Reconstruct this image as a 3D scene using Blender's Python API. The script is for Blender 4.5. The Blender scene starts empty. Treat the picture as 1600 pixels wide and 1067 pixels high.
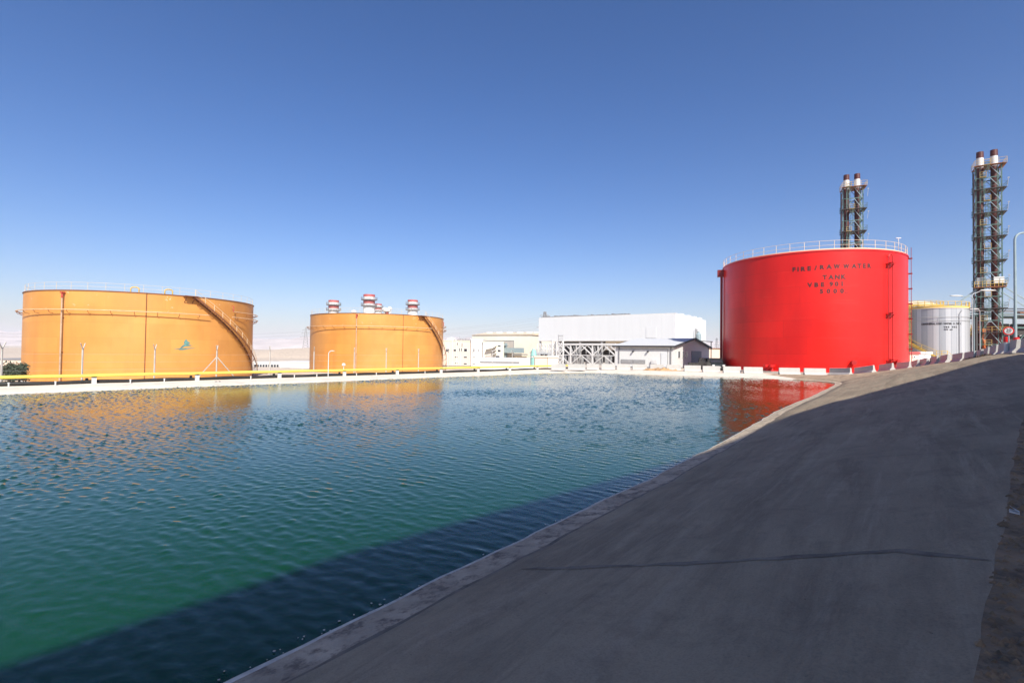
import bpy, bmesh, math, random
import numpy as np
from mathutils import Vector, Matrix
PI = math.pi
R_ = math.radians
sc = bpy.context.scene
COL = sc.collection

# ------------------------------------------------------------------ camera
F_PX, PITCH, ROLL = 780.6, 0.0203, 0.01326          # focal length in px of a 1600 px wide picture
cam = bpy.data.cameras.new('camera')
cam.sensor_width = 36.0
cam.lens = F_PX / 1600 * 36.0
cam.clip_start = 0.1
cam.clip_end = 40000
camo = bpy.data.objects.new('camera', cam)
COL.objects.link(camo)
camo.matrix_world = Matrix.Rotation(PI/2 + PITCH, 4, 'X') @ Matrix.Rotation(ROLL, 4, 'Z')
sc.camera = camo

# ------------------------------------------------------------------ world and sun
SUN_AZ, SUN_EL = 162.0, 40.0          # clockwise from +Y
SKY_STRENGTH, SUN_STRENGTH, EXPOSURE = 0.084, 5.0, 0.5
w = bpy.data.worlds.new('World')
sc.world = w
w.use_nodes = True
nt = w.node_tree
bg = nt.nodes['Background']
sky = nt.nodes.new('ShaderNodeTexSky')
sky.sky_type = 'NISHITA'
sky.sun_disc = False
sky.sun_elevation = R_(SUN_EL)
sky.sun_rotation = R_(SUN_AZ)
sky.altitude = 0
sky.air_density = 1.0
sky.dust_density = 1.3
sky.ozone_density = 4.0
gm = nt.nodes.new('ShaderNodeGamma')               # deepens the zenith against the horizon, as in the photograph
gm.inputs['Gamma'].default_value = 1.12
nt.links.new(sky.outputs[0], gm.inputs[0])
tn = nt.nodes.new('ShaderNodeVectorMath'); tn.operation = 'MULTIPLY'; tn.inputs[1].default_value = (1.0, .915, .98)
hs_ = nt.nodes.new('ShaderNodeHueSaturation'); hs_.inputs['Saturation'].default_value = 1.22
nt.links.new(gm.outputs[0], tn.inputs[0]); nt.links.new(tn.outputs[0], hs_.inputs['Color'])
nt.links.new(hs_.outputs[0], bg.inputs[0])
bg.inputs[1].default_value = SKY_STRENGTH
S = Vector((math.sin(R_(SUN_AZ))*math.cos(R_(SUN_EL)), math.cos(R_(SUN_AZ))*math.cos(R_(SUN_EL)), math.sin(R_(SUN_EL))))
sl = bpy.data.lights.new('sun', 'SUN')
sl.energy = SUN_STRENGTH
sl.angle = R_(0.53)
sl.color = (1.0, 0.95, 0.87)
so = bpy.data.objects.new('sun', sl)
COL.objects.link(so)
so.rotation_euler = S.to_track_quat('Z', 'Y').to_euler()
so.location = S * 300
sc.view_settings.view_transform = 'Standard'
sc.view_settings.look = 'None'
sc.view_settings.exposure = EXPOSURE
sc.view_settings.gamma = 1
sc.cycles.max_bounces = 8
sc.cycles.volume_bounces = 1
sc.cycles.use_denoising = True

# ------------------------------------------------------------------ helpers
def ray(px, py):
    """direction (y = 1) of the sight line through a point of the photograph"""
    a, b = px - 800, py - 533.5
    u = a*math.cos(ROLL) + b*math.sin(ROLL); v = -a*math.sin(ROLL) + b*math.cos(ROLL)
    x, y, z = u/F_PX, 1.0, -v/F_PX
    yy = y*math.cos(PITCH) - z*math.sin(PITCH); zz = y*math.sin(PITCH) + z*math.cos(PITCH)
    return x/yy, zz/yy
def at(px, py, Y):
    x, z = ray(px, py)
    return Vector((x*Y, Y, z*Y))
def phi_at(px, py, cx, cy, r):
    """angle on an upright cylinder where the sight line through (px, py) meets it"""
    x, z = ray(px, py)
    d = Vector((x, 1.0)); c = Vector((cx, cy))
    a = d.dot(d); b = -2*d.dot(c); cc = c.dot(c) - r*r
    D = b*b - 4*a*cc
    t = (-b - math.sqrt(max(D, 0)))/(2*a)
    p = d*t - c
    return math.atan2(p.y, p.x), z*t
def hsh(s):
    return random.Random(s)

class MB:
    def __init__(self): self.v = []; self.f = []; self.m = []; self.sm = []
    def add(self, vs, fs, mi=0, smooth=False):
        o = len(self.v)
        self.v += [tuple(p) for p in vs]
        self.f += [tuple(i+o for i in f) for f in fs]
        self.m += [mi]*len(fs); self.sm += [smooth]*len(fs)
        return self
    def box(self, c, s, rz=0, mi=0, mat=None):
        hx, hy, hz = s[0]/2, s[1]/2, s[2]/2
        cs, sn = math.cos(rz), math.sin(rz)
        vs = []
        for z in (-hz, hz):
            for x, y in ((-hx,-hy),(hx,-hy),(hx,hy),(-hx,hy)):
                p = Vector((x*cs - y*sn, x*sn + y*cs, z))
                vs.append(p + Vector(c))
        fs = [(0,3,2,1),(4,5,6,7),(0,1,5,4),(1,2,6,5),(2,3,7,6),(3,0,4,7)]
        return self.add(vs, fs, mi)
    def bar(self, a, b, w=0.1, h=None, mi=0):
        a, b = Vector(a), Vector(b); h = h or w
        d = (b-a)
        if d.length < 1e-6: return self
        d.normalize()
        up = Vector((0,0,1)) if abs(d.z) < 0.95 else Vector((1,0,0))
        s = d.cross(up).normalized(); t = s.cross(d).normalized()
        vs = []
        for p in (a, b):
            for i, j in ((-1,-1),(1,-1),(1,1),(-1,1)):
                vs.append(p + s*(i*w/2) + t*(j*h/2))
        return self.add(vs, [(0,3,2,1),(4,5,6,7),(0,1,5,4),(1,2,6,5),(2,3,7,6),(3,0,4,7)], mi)
    def tube(self, pts, r=0.05, n=8, mi=0, closed=False, caps=True):
        pts = [Vector(p) for p in pts]; N = len(pts)
        rs = r if isinstance(r, (list, tuple)) else [r]*N
        vs = []; ref = None
        for i, p in enumerate(pts):
            if closed: d = pts[(i+1) % N] - pts[i-1]
            else: d = pts[min(i+1, N-1)] - pts[max(i-1, 0)]
            d.normalize()
            if ref is None:
                up = Vector((0,0,1)) if abs(d.z) < 0.9 else Vector((1,0,0))
                s = d.cross(up).normalized()
            else:
                s = (ref - d*ref.dot(d)).normalized()
            ref = s; t = d.cross(s)
            for k in range(n):
                a = 2*PI*k/n
                vs.append(p + (s*math.cos(a) + t*math.sin(a))*rs[i])
        fs = []
        for i in range(N if closed else N-1):
            j = (i+1) % N
            for k in range(n):
                l = (k+1) % n
                fs.append((i*n+k, i*n+l, j*n+l, j*n+k))
        self.add(vs, fs, mi, True)
        if caps and not closed:
            self.add(vs[:n], [tuple(range(n))[::-1]], mi); self.add(vs[-n:], [tuple(range(n))], mi)
        return self
    def lathe(self, c, prof, n=48, mi=0, a0=0, a1=2*PI, smooth=True):
        full = abs(a1-a0-2*PI) < 1e-6
        m = n if full else n+1
        vs = []
        for r, z in prof:
            for k in range(m):
                a = a0 + (a1-a0)*k/n
                vs.append((c[0]+r*math.cos(a), c[1]+r*math.sin(a), c[2]+z))
        for i in range(len(prof)-1):
            fs = []
            for k in range(n):
                l = (k+1) % m
                fs.append((i*m+k, i*m+l, (i+1)*m+l, (i+1)*m+k))
            # separate rings keep creases between profile segments
            seg = vs[i*m:(i+2)*m]
            self.add(seg, [tuple(q-i*m for q in f) for f in fs], mi, smooth)
        return self
    def prism(self, poly, z0, z1, mi=0):
        n = len(poly)
        vs = [(p[0], p[1], z0) for p in poly] + [(p[0], p[1], z1) for p in poly]
        fs = [tuple(range(n))[::-1], tuple(range(n, 2*n))] + [(i, (i+1) % n, n+(i+1) % n, n+i) for i in range(n)]
        return self.add(vs, fs, mi)
    def build(self, name, mats, parent=None, loc=None, **tags):
        me = bpy.data.meshes.new(name)
        me.from_pydata(self.v, [], self.f)
        if not isinstance(mats, (list, tuple)): mats = [mats]
        for m in mats: me.materials.append(m)
        me.polygons.foreach_set('material_index', self.m)
        me.polygons.foreach_set('use_smooth', self.sm)
        me.update()
        o = bpy.data.objects.new(name, me); COL.objects.link(o)
        if parent is not None:
            o.parent = parent
        if loc is not None: o.location = loc
        for k, v in tags.items(): o[k] = v
        return o
def thing(name, label, cat, loc=(0,0,0), rz=0, group=None):
    o = bpy.data.objects.new(name, None); COL.objects.link(o)
    o.empty_display_size = 0.3
    o.location = loc; o.rotation_euler = (0,0,rz)
    o['label'] = label; o['category'] = cat
    if group: o['group'] = group
    return o
def tag(o, label, cat, group=None, kind=None):
    if label: o['label'] = label
    if cat: o['category'] = cat
    if group: o['group'] = group
    if kind: o['kind'] = kind
    return o
def copy_tree(o, parent=None):
    c = o.copy(); COL.objects.link(c)
    if parent is not None: c.parent = parent
    for ch in [q for q in list(COL.objects) if q.parent == o]: copy_tree(ch, c)
    return c
# parts are modelled in the thing's own coordinates (thing at origin) and parented with no inverse
def part(mb, name, mats, parent, **tags):
    o = mb.build(name, mats, parent, loc=(0,0,0)); 
    for k, v in tags.items(): o[k] = v
    return o

# ------------------------------------------------------------------ materials
def mat(name, col, rough=0.6, metal=0.0, var=0.12, scale=3.0, spec=0.5, bump=0.0, bscale=40, dirt=None, dscale=1.0, dlo=0.55, dhi=0.7, stretch=(1,1,1), coat=0.0):
    m = bpy.data.materials.new(name); m.use_nodes = True
    n = m.node_tree.nodes; l = m.node_tree.links
    b = n['Principled BSDF']
    b.inputs['Roughness'].default_value = rough
    b.inputs['Metallic'].default_value = metal
    b.inputs['Specular IOR Level'].default_value = spec
    if coat: b.inputs['Coat Weight'].default_value = coat; b.inputs['Coat Roughness'].default_value = 0.15
    tc = n.new('ShaderNodeTexCoord'); mp = n.new('ShaderNodeMapping')
    mp.inputs['Scale'].default_value = stretch
    l.new(tc.outputs['Object'], mp.inputs[0])
    no = n.new('ShaderNodeTexNoise'); no.inputs['Scale'].default_value = scale; no.inputs['Detail'].default_value = 6
    no.inputs['Roughness'].default_value = 0.65
    l.new(mp.outputs[0], no.inputs['Vector'])
    mr = n.new('ShaderNodeMapRange'); mr.inputs['From Min'].default_value = 0.3; mr.inputs['From Max'].default_value = 0.7
    mr.inputs['To Min'].default_value = 1-var; mr.inputs['To Max'].default_value = 1+var
    l.new(no.outputs['Fac'], mr.inputs['Value'])
    vm = n.new('ShaderNodeVectorMath'); vm.operation = 'SCALE'
    vm.inputs[0].default_value = col[:3]
    l.new(mr.outputs[0], vm.inputs['Scale'])
    out = vm.outputs[0]
    if dirt is not None:
        n2 = n.new('ShaderNodeTexNoise'); n2.inputs['Scale'].default_value = dscale; n2.inputs['Detail'].default_value = 8; n2.inputs['Roughness'].default_value = 0.7
        l.new(mp.outputs[0], n2.inputs['Vector'])
        r2 = n.new('ShaderNodeMapRange'); r2.inputs['From Min'].default_value = dlo; r2.inputs['From Max'].default_value = dhi
        l.new(n2.outputs['Fac'], r2.inputs['Value'])
        mx = n.new('ShaderNodeMix'); mx.data_type = 'RGBA'
        l.new(r2.outputs[0], mx.inputs['Factor']); l.new(out, mx.inputs['A']); mx.inputs['B'].default_value = (*dirt, 1)
        out = mx.outputs['Result']
    l.new(out, b.inputs['Base Color'])
    if bump:
        n3 = n.new('ShaderNodeTexNoise'); n3.inputs['Scale'].default_value = bscale; n3.inputs['Detail'].default_value = 5
        l.new(mp.outputs[0], n3.inputs['Vector'])
        bp = n.new('ShaderNodeBump'); bp.inputs['Strength'].default_value = bump; bp.inputs['Distance'].default_value = 0.05
        l.new(n3.outputs['Fac'], bp.inputs['Height']); l.new(bp.outputs[0], b.inputs['Normal'])
    return m
M = {}
M['white'] = mat('white_paint', (.66,.66,.63), .5, var=.05)
M['whiteclad'] = mat('white_cladding', (.62,.64,.64), .45, var=.03, scale=.15, stretch=(6,6,.3))
M['cream'] = mat('cream_render', (.70,.64,.52), .8, var=.07, scale=.3)
M['pinkcream'] = mat('pale_stone_panels', (.66,.53,.42), .8, var=.07, scale=.3)
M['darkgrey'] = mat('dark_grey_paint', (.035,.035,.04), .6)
M['midgrey'] = mat('mid_grey_paint', (.22,.22,.22), .6)
M['bluegrey'] = mat('blue_grey_paint', (.24,.31,.33), .6)
M['glass'] = mat('dark_glass', (.03,.035,.045), .15, var=.3, scale=.7)
M['ringpipe'] = mat('faded_orange_pipe', (.62,.40,.22), .6, var=.2, scale=1.5)
M['riser'] = mat('weathered_riser_pipe', (.42,.30,.20), .6, var=.3, scale=1.2)
M['post'] = mat('weathered_fence_post', (.46,.43,.38), .6, var=.15)
M['steel'] = mat('galvanised_steel', (.42,.43,.43), .45, metal=.3, var=.1)
M['lightsteel'] = mat('light_steel', (.6,.6,.58), .5, var=.1)
M['darksteel'] = mat('dark_steel', (.05,.045,.045), .6)
M['greensteel'] = mat('green_steel', (.07,.13,.115), .6, var=.2)
M['yellow'] = mat('yellow_paint', (.80,.61,.10), .4, var=.05)
M['yellowrail'] = mat('yellow_rail_paint', (.60,.40,.08), .5, var=.1)
M['palerail'] = mat('pale_rail_paint', (.70,.56,.38), .5, var=.08)
M['maroon'] = mat('maroon_stack_paint', (.075,.017,.013), .5, var=.3, scale=.6)
M['redpaint'] = mat('red_paint', (.62,.016,.014), .35, var=.05)
M['redband'] = mat('red_band_paint', (.42,.10,.09), .6)
M['darkred'] = mat('dark_red_paint', (.22,.012,.012), .4)
M['orangepaint'] = mat('bright_orange_paint', (.6,.14,.03), .5, var=.15)
M['rust'] = mat('rusty_brown', (.20,.075,.03), .7, var=.25)
M['black'] = mat('black_rubber', (.02,.02,.02), .5)
M['barrier'] = mat('barrier_concrete', (.44,.425,.39), .85, var=.08, scale=2, dirt=(.3,.28,.25), dscale=3, dlo=.6, dhi=.8, bump=.15)
M['pad'] = mat('pad_concrete', (.42,.38,.33), .9, var=.1, scale=1)
M['bark'] = mat('bark', (.1,.07,.05), .9)
M['leafdark'] = mat('dark_foliage', (.045,.06,.035), .8, var=.4, scale=3)
M['leafbrown'] = mat('dry_foliage', (.16,.10,.045), .8, var=.4, scale=3)
M['teal'] = mat('teal_paint', (.25,.50,.44), .5)
M['tealdark'] = mat('teal_emblem_paint', (.10,.23,.20), .6, var=.3, scale=2)
M['dirtmound'] = mat('orange_sand', (.42,.26,.13), .95, var=.15, scale=1.5, bump=.4, bscale=6)

def orange_shell():
    m = bpy.data.materials.new('weathered_orange_shell'); m.use_nodes = True
    n = m.node_tree.nodes; l = m.node_tree.links; b = n['Principled BSDF']
    b.inputs['Roughness'].default_value = .5
    tc = n.new('ShaderNodeTexCoord'); sp = n.new('ShaderNodeSeparateXYZ')
    l.new(tc.outputs['Object'], sp.inputs[0])
    def noise(scale, stretch, detail=6, rough=.6):
        mp = n.new('ShaderNodeMapping'); mp.inputs['Scale'].default_value = stretch; l.new(tc.outputs['Object'], mp.inputs[0])
        q = n.new('ShaderNodeTexNoise'); q.inputs['Scale'].default_value = scale; q.inputs['Detail'].default_value = detail; q.inputs['Roughness'].default_value = rough
        l.new(mp.outputs[0], q.inputs['Vector']); return q.outputs['Fac']
    def mr(v, a, bb, c, d):
        q = n.new('ShaderNodeMapRange'); l.new(v, q.inputs['Value'])
        for k, x in zip(('From Min','From Max','To Min','To Max'), (a,bb,c,d)): q.inputs[k].default_value = x
        return q.outputs[0]
    def mix(f, a, bcol, col=True):
        q = n.new('ShaderNodeMix'); q.data_type = 'RGBA'; l.new(f, q.inputs['Factor'])
        if isinstance(a, tuple): q.inputs['A'].default_value = (*a,1)
        else: l.new(a, q.inputs['A'])
        q.inputs['B'].default_value = (*bcol,1); return q.outputs['Result']
    c = mix(mr(noise(.25,(1,1,.6)), .35,.65,0,1), (.59,.265,.057), (.54,.23,.048))
    c = mix(mr(noise(.5,(1,1,.12),4), .48,.7,0,.4), c, (.45,.185,.05))        # soft vertical runs
    c = mix(mr(noise(.12,(1,1,1),3), .5,.7,0,.35), c, (.66,.34,.10))
    # flaking near the top course, showing pale primer
    fl = noise(.9,(1,1,1),8,.72)
    zz = mr(sp.outputs['Z'], 7, 12.5, .0, .075)
    ad = n.new('ShaderNodeMath'); ad.operation = 'ADD'; l.new(fl, ad.inputs[0]); l.new(zz, ad.inputs[1])
    c = mix(mr(ad.outputs[0], .715,.74,0,.8), c, (.75,.66,.55))

    # welded plates: courses and staggered vertical joints, each plate a touch different
    def math_(op, a, c=None):
        q = n.new('ShaderNodeMath'); q.operation = op
        (l.new(a, q.inputs[0]) if not isinstance(a, (int, float)) else setattr(q.inputs[0], 'default_value', a))
        if c is not None: (l.new(c, q.inputs[1]) if not isinstance(c, (int, float)) else setattr(q.inputs[1], 'default_value', c))
        return q.outputs[0]
    cz = math_('DIVIDE', sp.outputs['Z'], 2.2); row = math_('FLOOR', cz)
    ang_ = math_('MULTIPLY', math_('ARCTAN2', sp.outputs['Y'], sp.outputs['X']), 14/(2*PI))
    cu_ = math_('ADD', ang_, math_('MULTIPLY', row, .37)); colm = math_('FLOOR', cu_)
    wn = n.new('ShaderNodeTexWhiteNoise'); wn.noise_dimensions = '2D'
    cb = n.new('ShaderNodeCombineXYZ'); l.new(row, cb.inputs[0]); l.new(colm, cb.inputs[1]); l.new(cb.outputs[0], wn.inputs['Vector'])
    fz = math_('LESS_THAN', math_('FRACT', cz), .022); fu = math_('LESS_THAN', math_('FRACT', cu_), .006)
    seam = math_('MAXIMUM', fz, fu)
    val = math_('ADD', 1-.055, math_('MULTIPLY', wn.outputs['Value'], 2*.055)); val = math_('MULTIPLY', val, math_('SUBTRACT', 1, math_('MULTIPLY', seam, .12)))
    vm_ = n.new('ShaderNodeVectorMath'); vm_.operation = 'SCALE'; l.new(c, vm_.inputs[0]); l.new(val, vm_.inputs['Scale'])
    l.new(vm_.outputs[0], b.inputs['Base Color'])
    # course seams
    wv = n.new('ShaderNodeMath'); wv.operation = 'FRACT'
    dv = n.new('ShaderNodeMath'); dv.operation = 'DIVIDE'; dv.inputs[1].default_value = 2.2; l.new(sp.outputs['Z'], dv.inputs[0]); l.new(dv.outputs[0], wv.inputs[0])
    h = mr(wv.outputs[0], 0, .02, 0, 1)
    n4 = noise(.35,(1,1,1),3)
    ad2 = n.new('ShaderNodeMath'); ad2.operation = 'MULTIPLY_ADD'; l.new(n4, ad2.inputs[0]); ad2.inputs[1].default_value = 6; l.new(h, ad2.inputs[2])
    bp = n.new('ShaderNodeBump'); bp.inputs['Strength'].default_value = .25; bp.inputs['Distance'].default_value = .02; l.new(ad2.outputs[0], bp.inputs['Height']); l.new(bp.outputs[0], b.inputs['Normal'])
    return m
def red_shell():
    m = bpy.data.materials.new('glossy_red_shell'); m.use_nodes = True
    n = m.node_tree.nodes; l = m.node_tree.links; b = n['Principled BSDF']
    b.inputs['Roughness'].default_value = .33; b.inputs['Specular IOR Level'].default_value = .4
    tc = n.new('ShaderNodeTexCoord'); sp = n.new('ShaderNodeSeparateXYZ'); l.new(tc.outputs['Object'], sp.inputs[0])
    mp = n.new('ShaderNodeMapping'); mp.inputs['Scale'].default_value = (1,1,.35); l.new(tc.outputs['Object'], mp.inputs[0])
    q = n.new('ShaderNodeTexNoise'); q.inputs['Scale'].default_value = .35; q.inputs['Detail'].default_value = 7; l.new(mp.outputs[0], q.inputs['Vector'])
    mx = n.new('ShaderNodeMix'); mx.data_type = 'RGBA'; mx.inputs['A'].default_value = (.74,.014,.008,1); mx.inputs['B'].default_value = (.58,.009,.006,1)
    rr = n.new('ShaderNodeMapRange'); rr.inputs['From Min'].default_value = .35; rr.inputs['From Max'].default_value = .65; l.new(q.outputs['Fac'], rr.inputs['Value']); l.new(rr.outputs[0], mx.inputs['Factor'])
    # horizontal scuffs
    mp2 = n.new('ShaderNodeMapping'); mp2.inputs['Scale'].default_value = (.25,.25,3); l.new(tc.outputs['Object'], mp2.inputs[0])
    q2 = n.new('ShaderNodeTexNoise'); q2.inputs['Scale'].default_value = .7; q2.inputs['Detail'].default_value = 6; q2.inputs['Roughness'].default_value = .7; l.new(mp2.outputs[0], q2.inputs['Vector'])
    r2 = n.new('ShaderNodeMapRange'); r2.inputs['From Min'].default_value = .62; r2.inputs['From Max'].default_value = .78; r2.inputs['To Max'].default_value = .35; l.new(q2.outputs['Fac'], r2.inputs['Value'])
    m2 = n.new('ShaderNodeMix'); m2.data_type = 'RGBA'; l.new(r2.outputs[0], m2.inputs['Factor']); l.new(mx.outputs['Result'], m2.inputs['A']); m2.inputs['B'].default_value = (.75,.09,.06,1)

    # welded plates: courses and staggered vertical joints, each plate a touch different
    def math_(op, a, c=None):
        q = n.new('ShaderNodeMath'); q.operation = op
        (l.new(a, q.inputs[0]) if not isinstance(a, (int, float)) else setattr(q.inputs[0], 'default_value', a))
        if c is not None: (l.new(c, q.inputs[1]) if not isinstance(c, (int, float)) else setattr(q.inputs[1], 'default_value', c))
        return q.outputs[0]
    cz = math_('DIVIDE', sp.outputs['Z'], 2.06); row = math_('FLOOR', cz)
    ang_ = math_('MULTIPLY', math_('ARCTAN2', sp.outputs['Y'], sp.outputs['X']), 10/(2*PI))
    cu_ = math_('ADD', ang_, math_('MULTIPLY', row, .37)); colm = math_('FLOOR', cu_)
    wn = n.new('ShaderNodeTexWhiteNoise'); wn.noise_dimensions = '2D'
    cb = n.new('ShaderNodeCombineXYZ'); l.new(row, cb.inputs[0]); l.new(colm, cb.inputs[1]); l.new(cb.outputs[0], wn.inputs['Vector'])
    fz = math_('LESS_THAN', math_('FRACT', cz), .022); fu = math_('LESS_THAN', math_('FRACT', cu_), .006)
    seam = math_('MAXIMUM', fz, fu)
    val = math_('ADD', 1-.05, math_('MULTIPLY', wn.outputs['Value'], 2*.05)); val = math_('MULTIPLY', val, math_('SUBTRACT', 1, math_('MULTIPLY', seam, .16)))
    vm_ = n.new('ShaderNodeVectorMath'); vm_.operation = 'SCALE'; l.new(m2.outputs['Result'], vm_.inputs[0]); l.new(val, vm_.inputs['Scale'])
    l.new(vm_.outputs[0], b.inputs['Base Color'])
    dv = n.new('ShaderNodeMath'); dv.operation = 'DIVIDE'; dv.inputs[1].default_value = 2.06; l.new(sp.outputs['Z'], dv.inputs[0])
    fr = n.new('ShaderNodeMath'); fr.operation = 'FRACT'; l.new(dv.outputs[0], fr.inputs[0])
    pp = n.new('ShaderNodeMath'); pp.operation = 'PINGPONG'; pp.inputs[1].default_value = .5; l.new(fr.outputs[0], pp.inputs[0])
    h = n.new('ShaderNodeMapRange'); h.inputs['From Max'].default_value = .02; l.new(pp.outputs[0], h.inputs['Value'])
    q3 = n.new('ShaderNodeTexNoise'); q3.inputs['Scale'].default_value = .3; q3.inputs['Detail'].default_value = 3; l.new(tc.outputs['Object'], q3.inputs['Vector'])
    ad = n.new('ShaderNodeMath'); ad.operation = 'MULTIPLY_ADD'; l.new(q3.outputs['Fac'], ad.inputs[0]); ad.inputs[1].default_value = 8; l.new(h.outputs[0], ad.inputs[2])
    bp = n.new('ShaderNodeBump'); bp.inputs['Strength'].default_value = .3; bp.inputs['Distance'].default_value = .02; l.new(ad.outputs[0], bp.inputs['Height']); l.new(bp.outputs[0], b.inputs['Normal'])
    return m
def silver_clad():
    m = bpy.data.materials.new('ribbed_aluminium_cladding'); m.use_nodes = True
    n = m.node_tree.nodes; l = m.node_tree.links; b = n['Principled BSDF']
    b.inputs['Roughness'].default_value = .42; b.inputs['Metallic'].default_value = .35
    tc = n.new('ShaderNodeTexCoord'); sp = n.new('ShaderNodeSeparateXYZ'); l.new(tc.outputs['Object'], sp.inputs[0])
    at2 = n.new('ShaderNodeMath'); at2.operation = 'ARCTAN2'; l.new(sp.outputs['Y'], at2.inputs[0]); l.new(sp.outputs['X'], at2.inputs[1])
    ml = n.new('ShaderNodeMath'); ml.operation = 'MULTIPLY'; ml.inputs[1].default_value = 34/(2*PI); l.new(at2.outputs[0], ml.inputs[0])
    fl = n.new('ShaderNodeMath'); fl.operation = 'FLOOR'; l.new(ml.outputs[0], fl.inputs[0])
    wn = n.new('ShaderNodeTexWhiteNoise'); wn.noise_dimensions = '1D'; l.new(fl.outputs[0], wn.inputs['W'])
    mx = n.new('ShaderNodeMix'); mx.data_type = 'RGBA'; mx.inputs['A'].default_value = (.34,.36,.38,1); mx.inputs['B'].default_value = (.54,.55,.55,1); l.new(wn.outputs['Value'], mx.inputs['Factor'])
    fr = n.new('ShaderNodeMath'); fr.operation = 'FRACT'; l.new(ml.outputs[0], fr.inputs[0])
    sm = n.new('ShaderNodeMath'); sm.operation = 'LESS_THAN'; sm.inputs[1].default_value = .07; l.new(fr.outputs[0], sm.inputs[0])
    m2 = n.new('ShaderNodeMix'); m2.data_type = 'RGBA'; l.new(sm.outputs[0], m2.inputs['Factor']); l.new(mx.outputs['Result'], m2.inputs['A']); m2.inputs['B'].default_value = (.24,.26,.30,1)
    l.new(m2.outputs['Result'], b.inputs['Base Color'])
    return m
M['orange'] = orange_shell(); M['red'] = red_shell(); M['silver'] = silver_clad()

def concrete_bank():
    m = bpy.data.materials.new('slope_concrete'); m.use_nodes = True
    n = m.node_tree.nodes; l = m.node_tree.links; b = n['Principled BSDF']
    b.inputs['Roughness'].default_value = .92; b.inputs['Specular IOR Level'].default_value = .12
    tc = n.new('ShaderNodeTexCoord')
    def noise(scale, stretch=(1,1,1), rot=0, detail=6, rough=.62, dist=0):
        mp = n.new('ShaderNodeMapping'); mp.vector_type = 'POINT'; mp.inputs['Scale'].default_value = stretch; mp.inputs['Rotation'].default_value = (0,0,rot)
        # rotate first, then stretch
        mp0 = n.new('ShaderNodeMapping'); mp0.inputs['Rotation'].default_value = (0,0,rot); l.new(tc.outputs['Object'], mp0.inputs[0])
        mp.inputs['Rotation'].default_value = (0,0,0); l.new(mp0.outputs[0], mp.inputs[0])
        q = n.new('ShaderNodeTexNoise'); q.inputs['Scale'].default_value = scale; q.inputs['Detail'].default_value = detail; q.inputs['Roughness'].default_value = rough; q.inputs['Distortion'].default_value = dist
        l.new(mp.outputs[0], q.inputs['Vector']); return q.outputs['Fac']
    def mr(v, a, bb, c, d):
        q = n.new('ShaderNodeMapRange'); l.new(v, q.inputs['Value'])
        for k, x in zip(('From Min','From Max','To Min','To Max'), (a,bb,c,d)): q.inputs[k].default_value = x
        return q.outputs[0]
    def mix(f, a, bcol):
        q = n.new('ShaderNodeMix'); q.data_type = 'RGBA'; l.new(f, q.inputs['Factor'])
        if isinstance(a, tuple): q.inputs['A'].default_value = (*a,1)
        else: l.new(a, q.inputs['A'])
        if isinstance(bcol, tuple): q.inputs['B'].default_value = (*bcol,1)
        else: l.new(bcol, q.inputs['B'])
        return q.outputs['Result']
    c = mix(mr(noise(.35), .35,.65,0,1), (.40,.318,.215), (.30,.24,.165))
    c = mix(mr(noise(1.6,(.16,1,1),R_(-52),10,.74,.3), .46,.60,0,.5), c, (.18,.143,.10))   # long trowel sweeps along the slope
    c = mix(mr(noise(3.2,(.10,1,1),R_(-50),10,.74,.5), .52,.64,0,.6), c, (.44,.355,.25))
    c = mix(mr(noise(2.1,(1,1,1),0,12,.78), .50,.66,0,.45), c, (.18,.145,.105))
    c = mix(mr(noise(22,(1,1,1),0,4,.7), .68,.74,0,.8), c, (.09,.075,.06))               # specks
    c = mix(mr(noise(60,(1,1,1),0,3,.6), .45,.7,0,.35), c, (.16,.13,.10))
    l.new(c, b.inputs['Base Color'])
    bp = n.new('ShaderNodeBump'); bp.inputs['Strength'].default_value = .6; bp.inputs['Distance'].default_value = .03
    h = n.new('ShaderNodeMath'); h.operation = 'ADD'; l.new(noise(18,(1,1,1),0,10,.75), h.inputs[0]); l.new(noise(9,(.1,1,1),R_(-52),6,.65,.2), h.inputs[1])
    l.new(h.outputs[0], bp.inputs['Height']); l.new(bp.outputs[0], b.inputs['Normal'])
    return m
M['concrete'] = concrete_bank()
M['toe'] = mat('toe_kerb_concrete', (.42,.34,.24), .9, var=.3, scale=2.2, dirt=(.17,.135,.10), dscale=5, dlo=.5, dhi=.62, bump=.6, bscale=14)
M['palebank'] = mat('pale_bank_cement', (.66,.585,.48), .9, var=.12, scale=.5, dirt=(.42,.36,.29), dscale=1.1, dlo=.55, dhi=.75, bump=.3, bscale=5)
M['scum'] = mat('dry_scum_line', (.55,.50,.42), .8, var=.3, scale=6)
M['crack'] = mat('damp_joint', (.20,.16,.115), .9, var=.4, scale=4)
M['soil'] = mat('brown_soil', (.26,.175,.10), .95, var=.35, scale=3, dirt=(.11,.08,.05), dscale=5, dlo=.5, dhi=.65, bump=.9, bscale=9)
M['gravel'] = mat('tarmac_and_sand', (.30,.255,.205), .95, var=.2, scale=.4, bump=.3, bscale=8)

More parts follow.
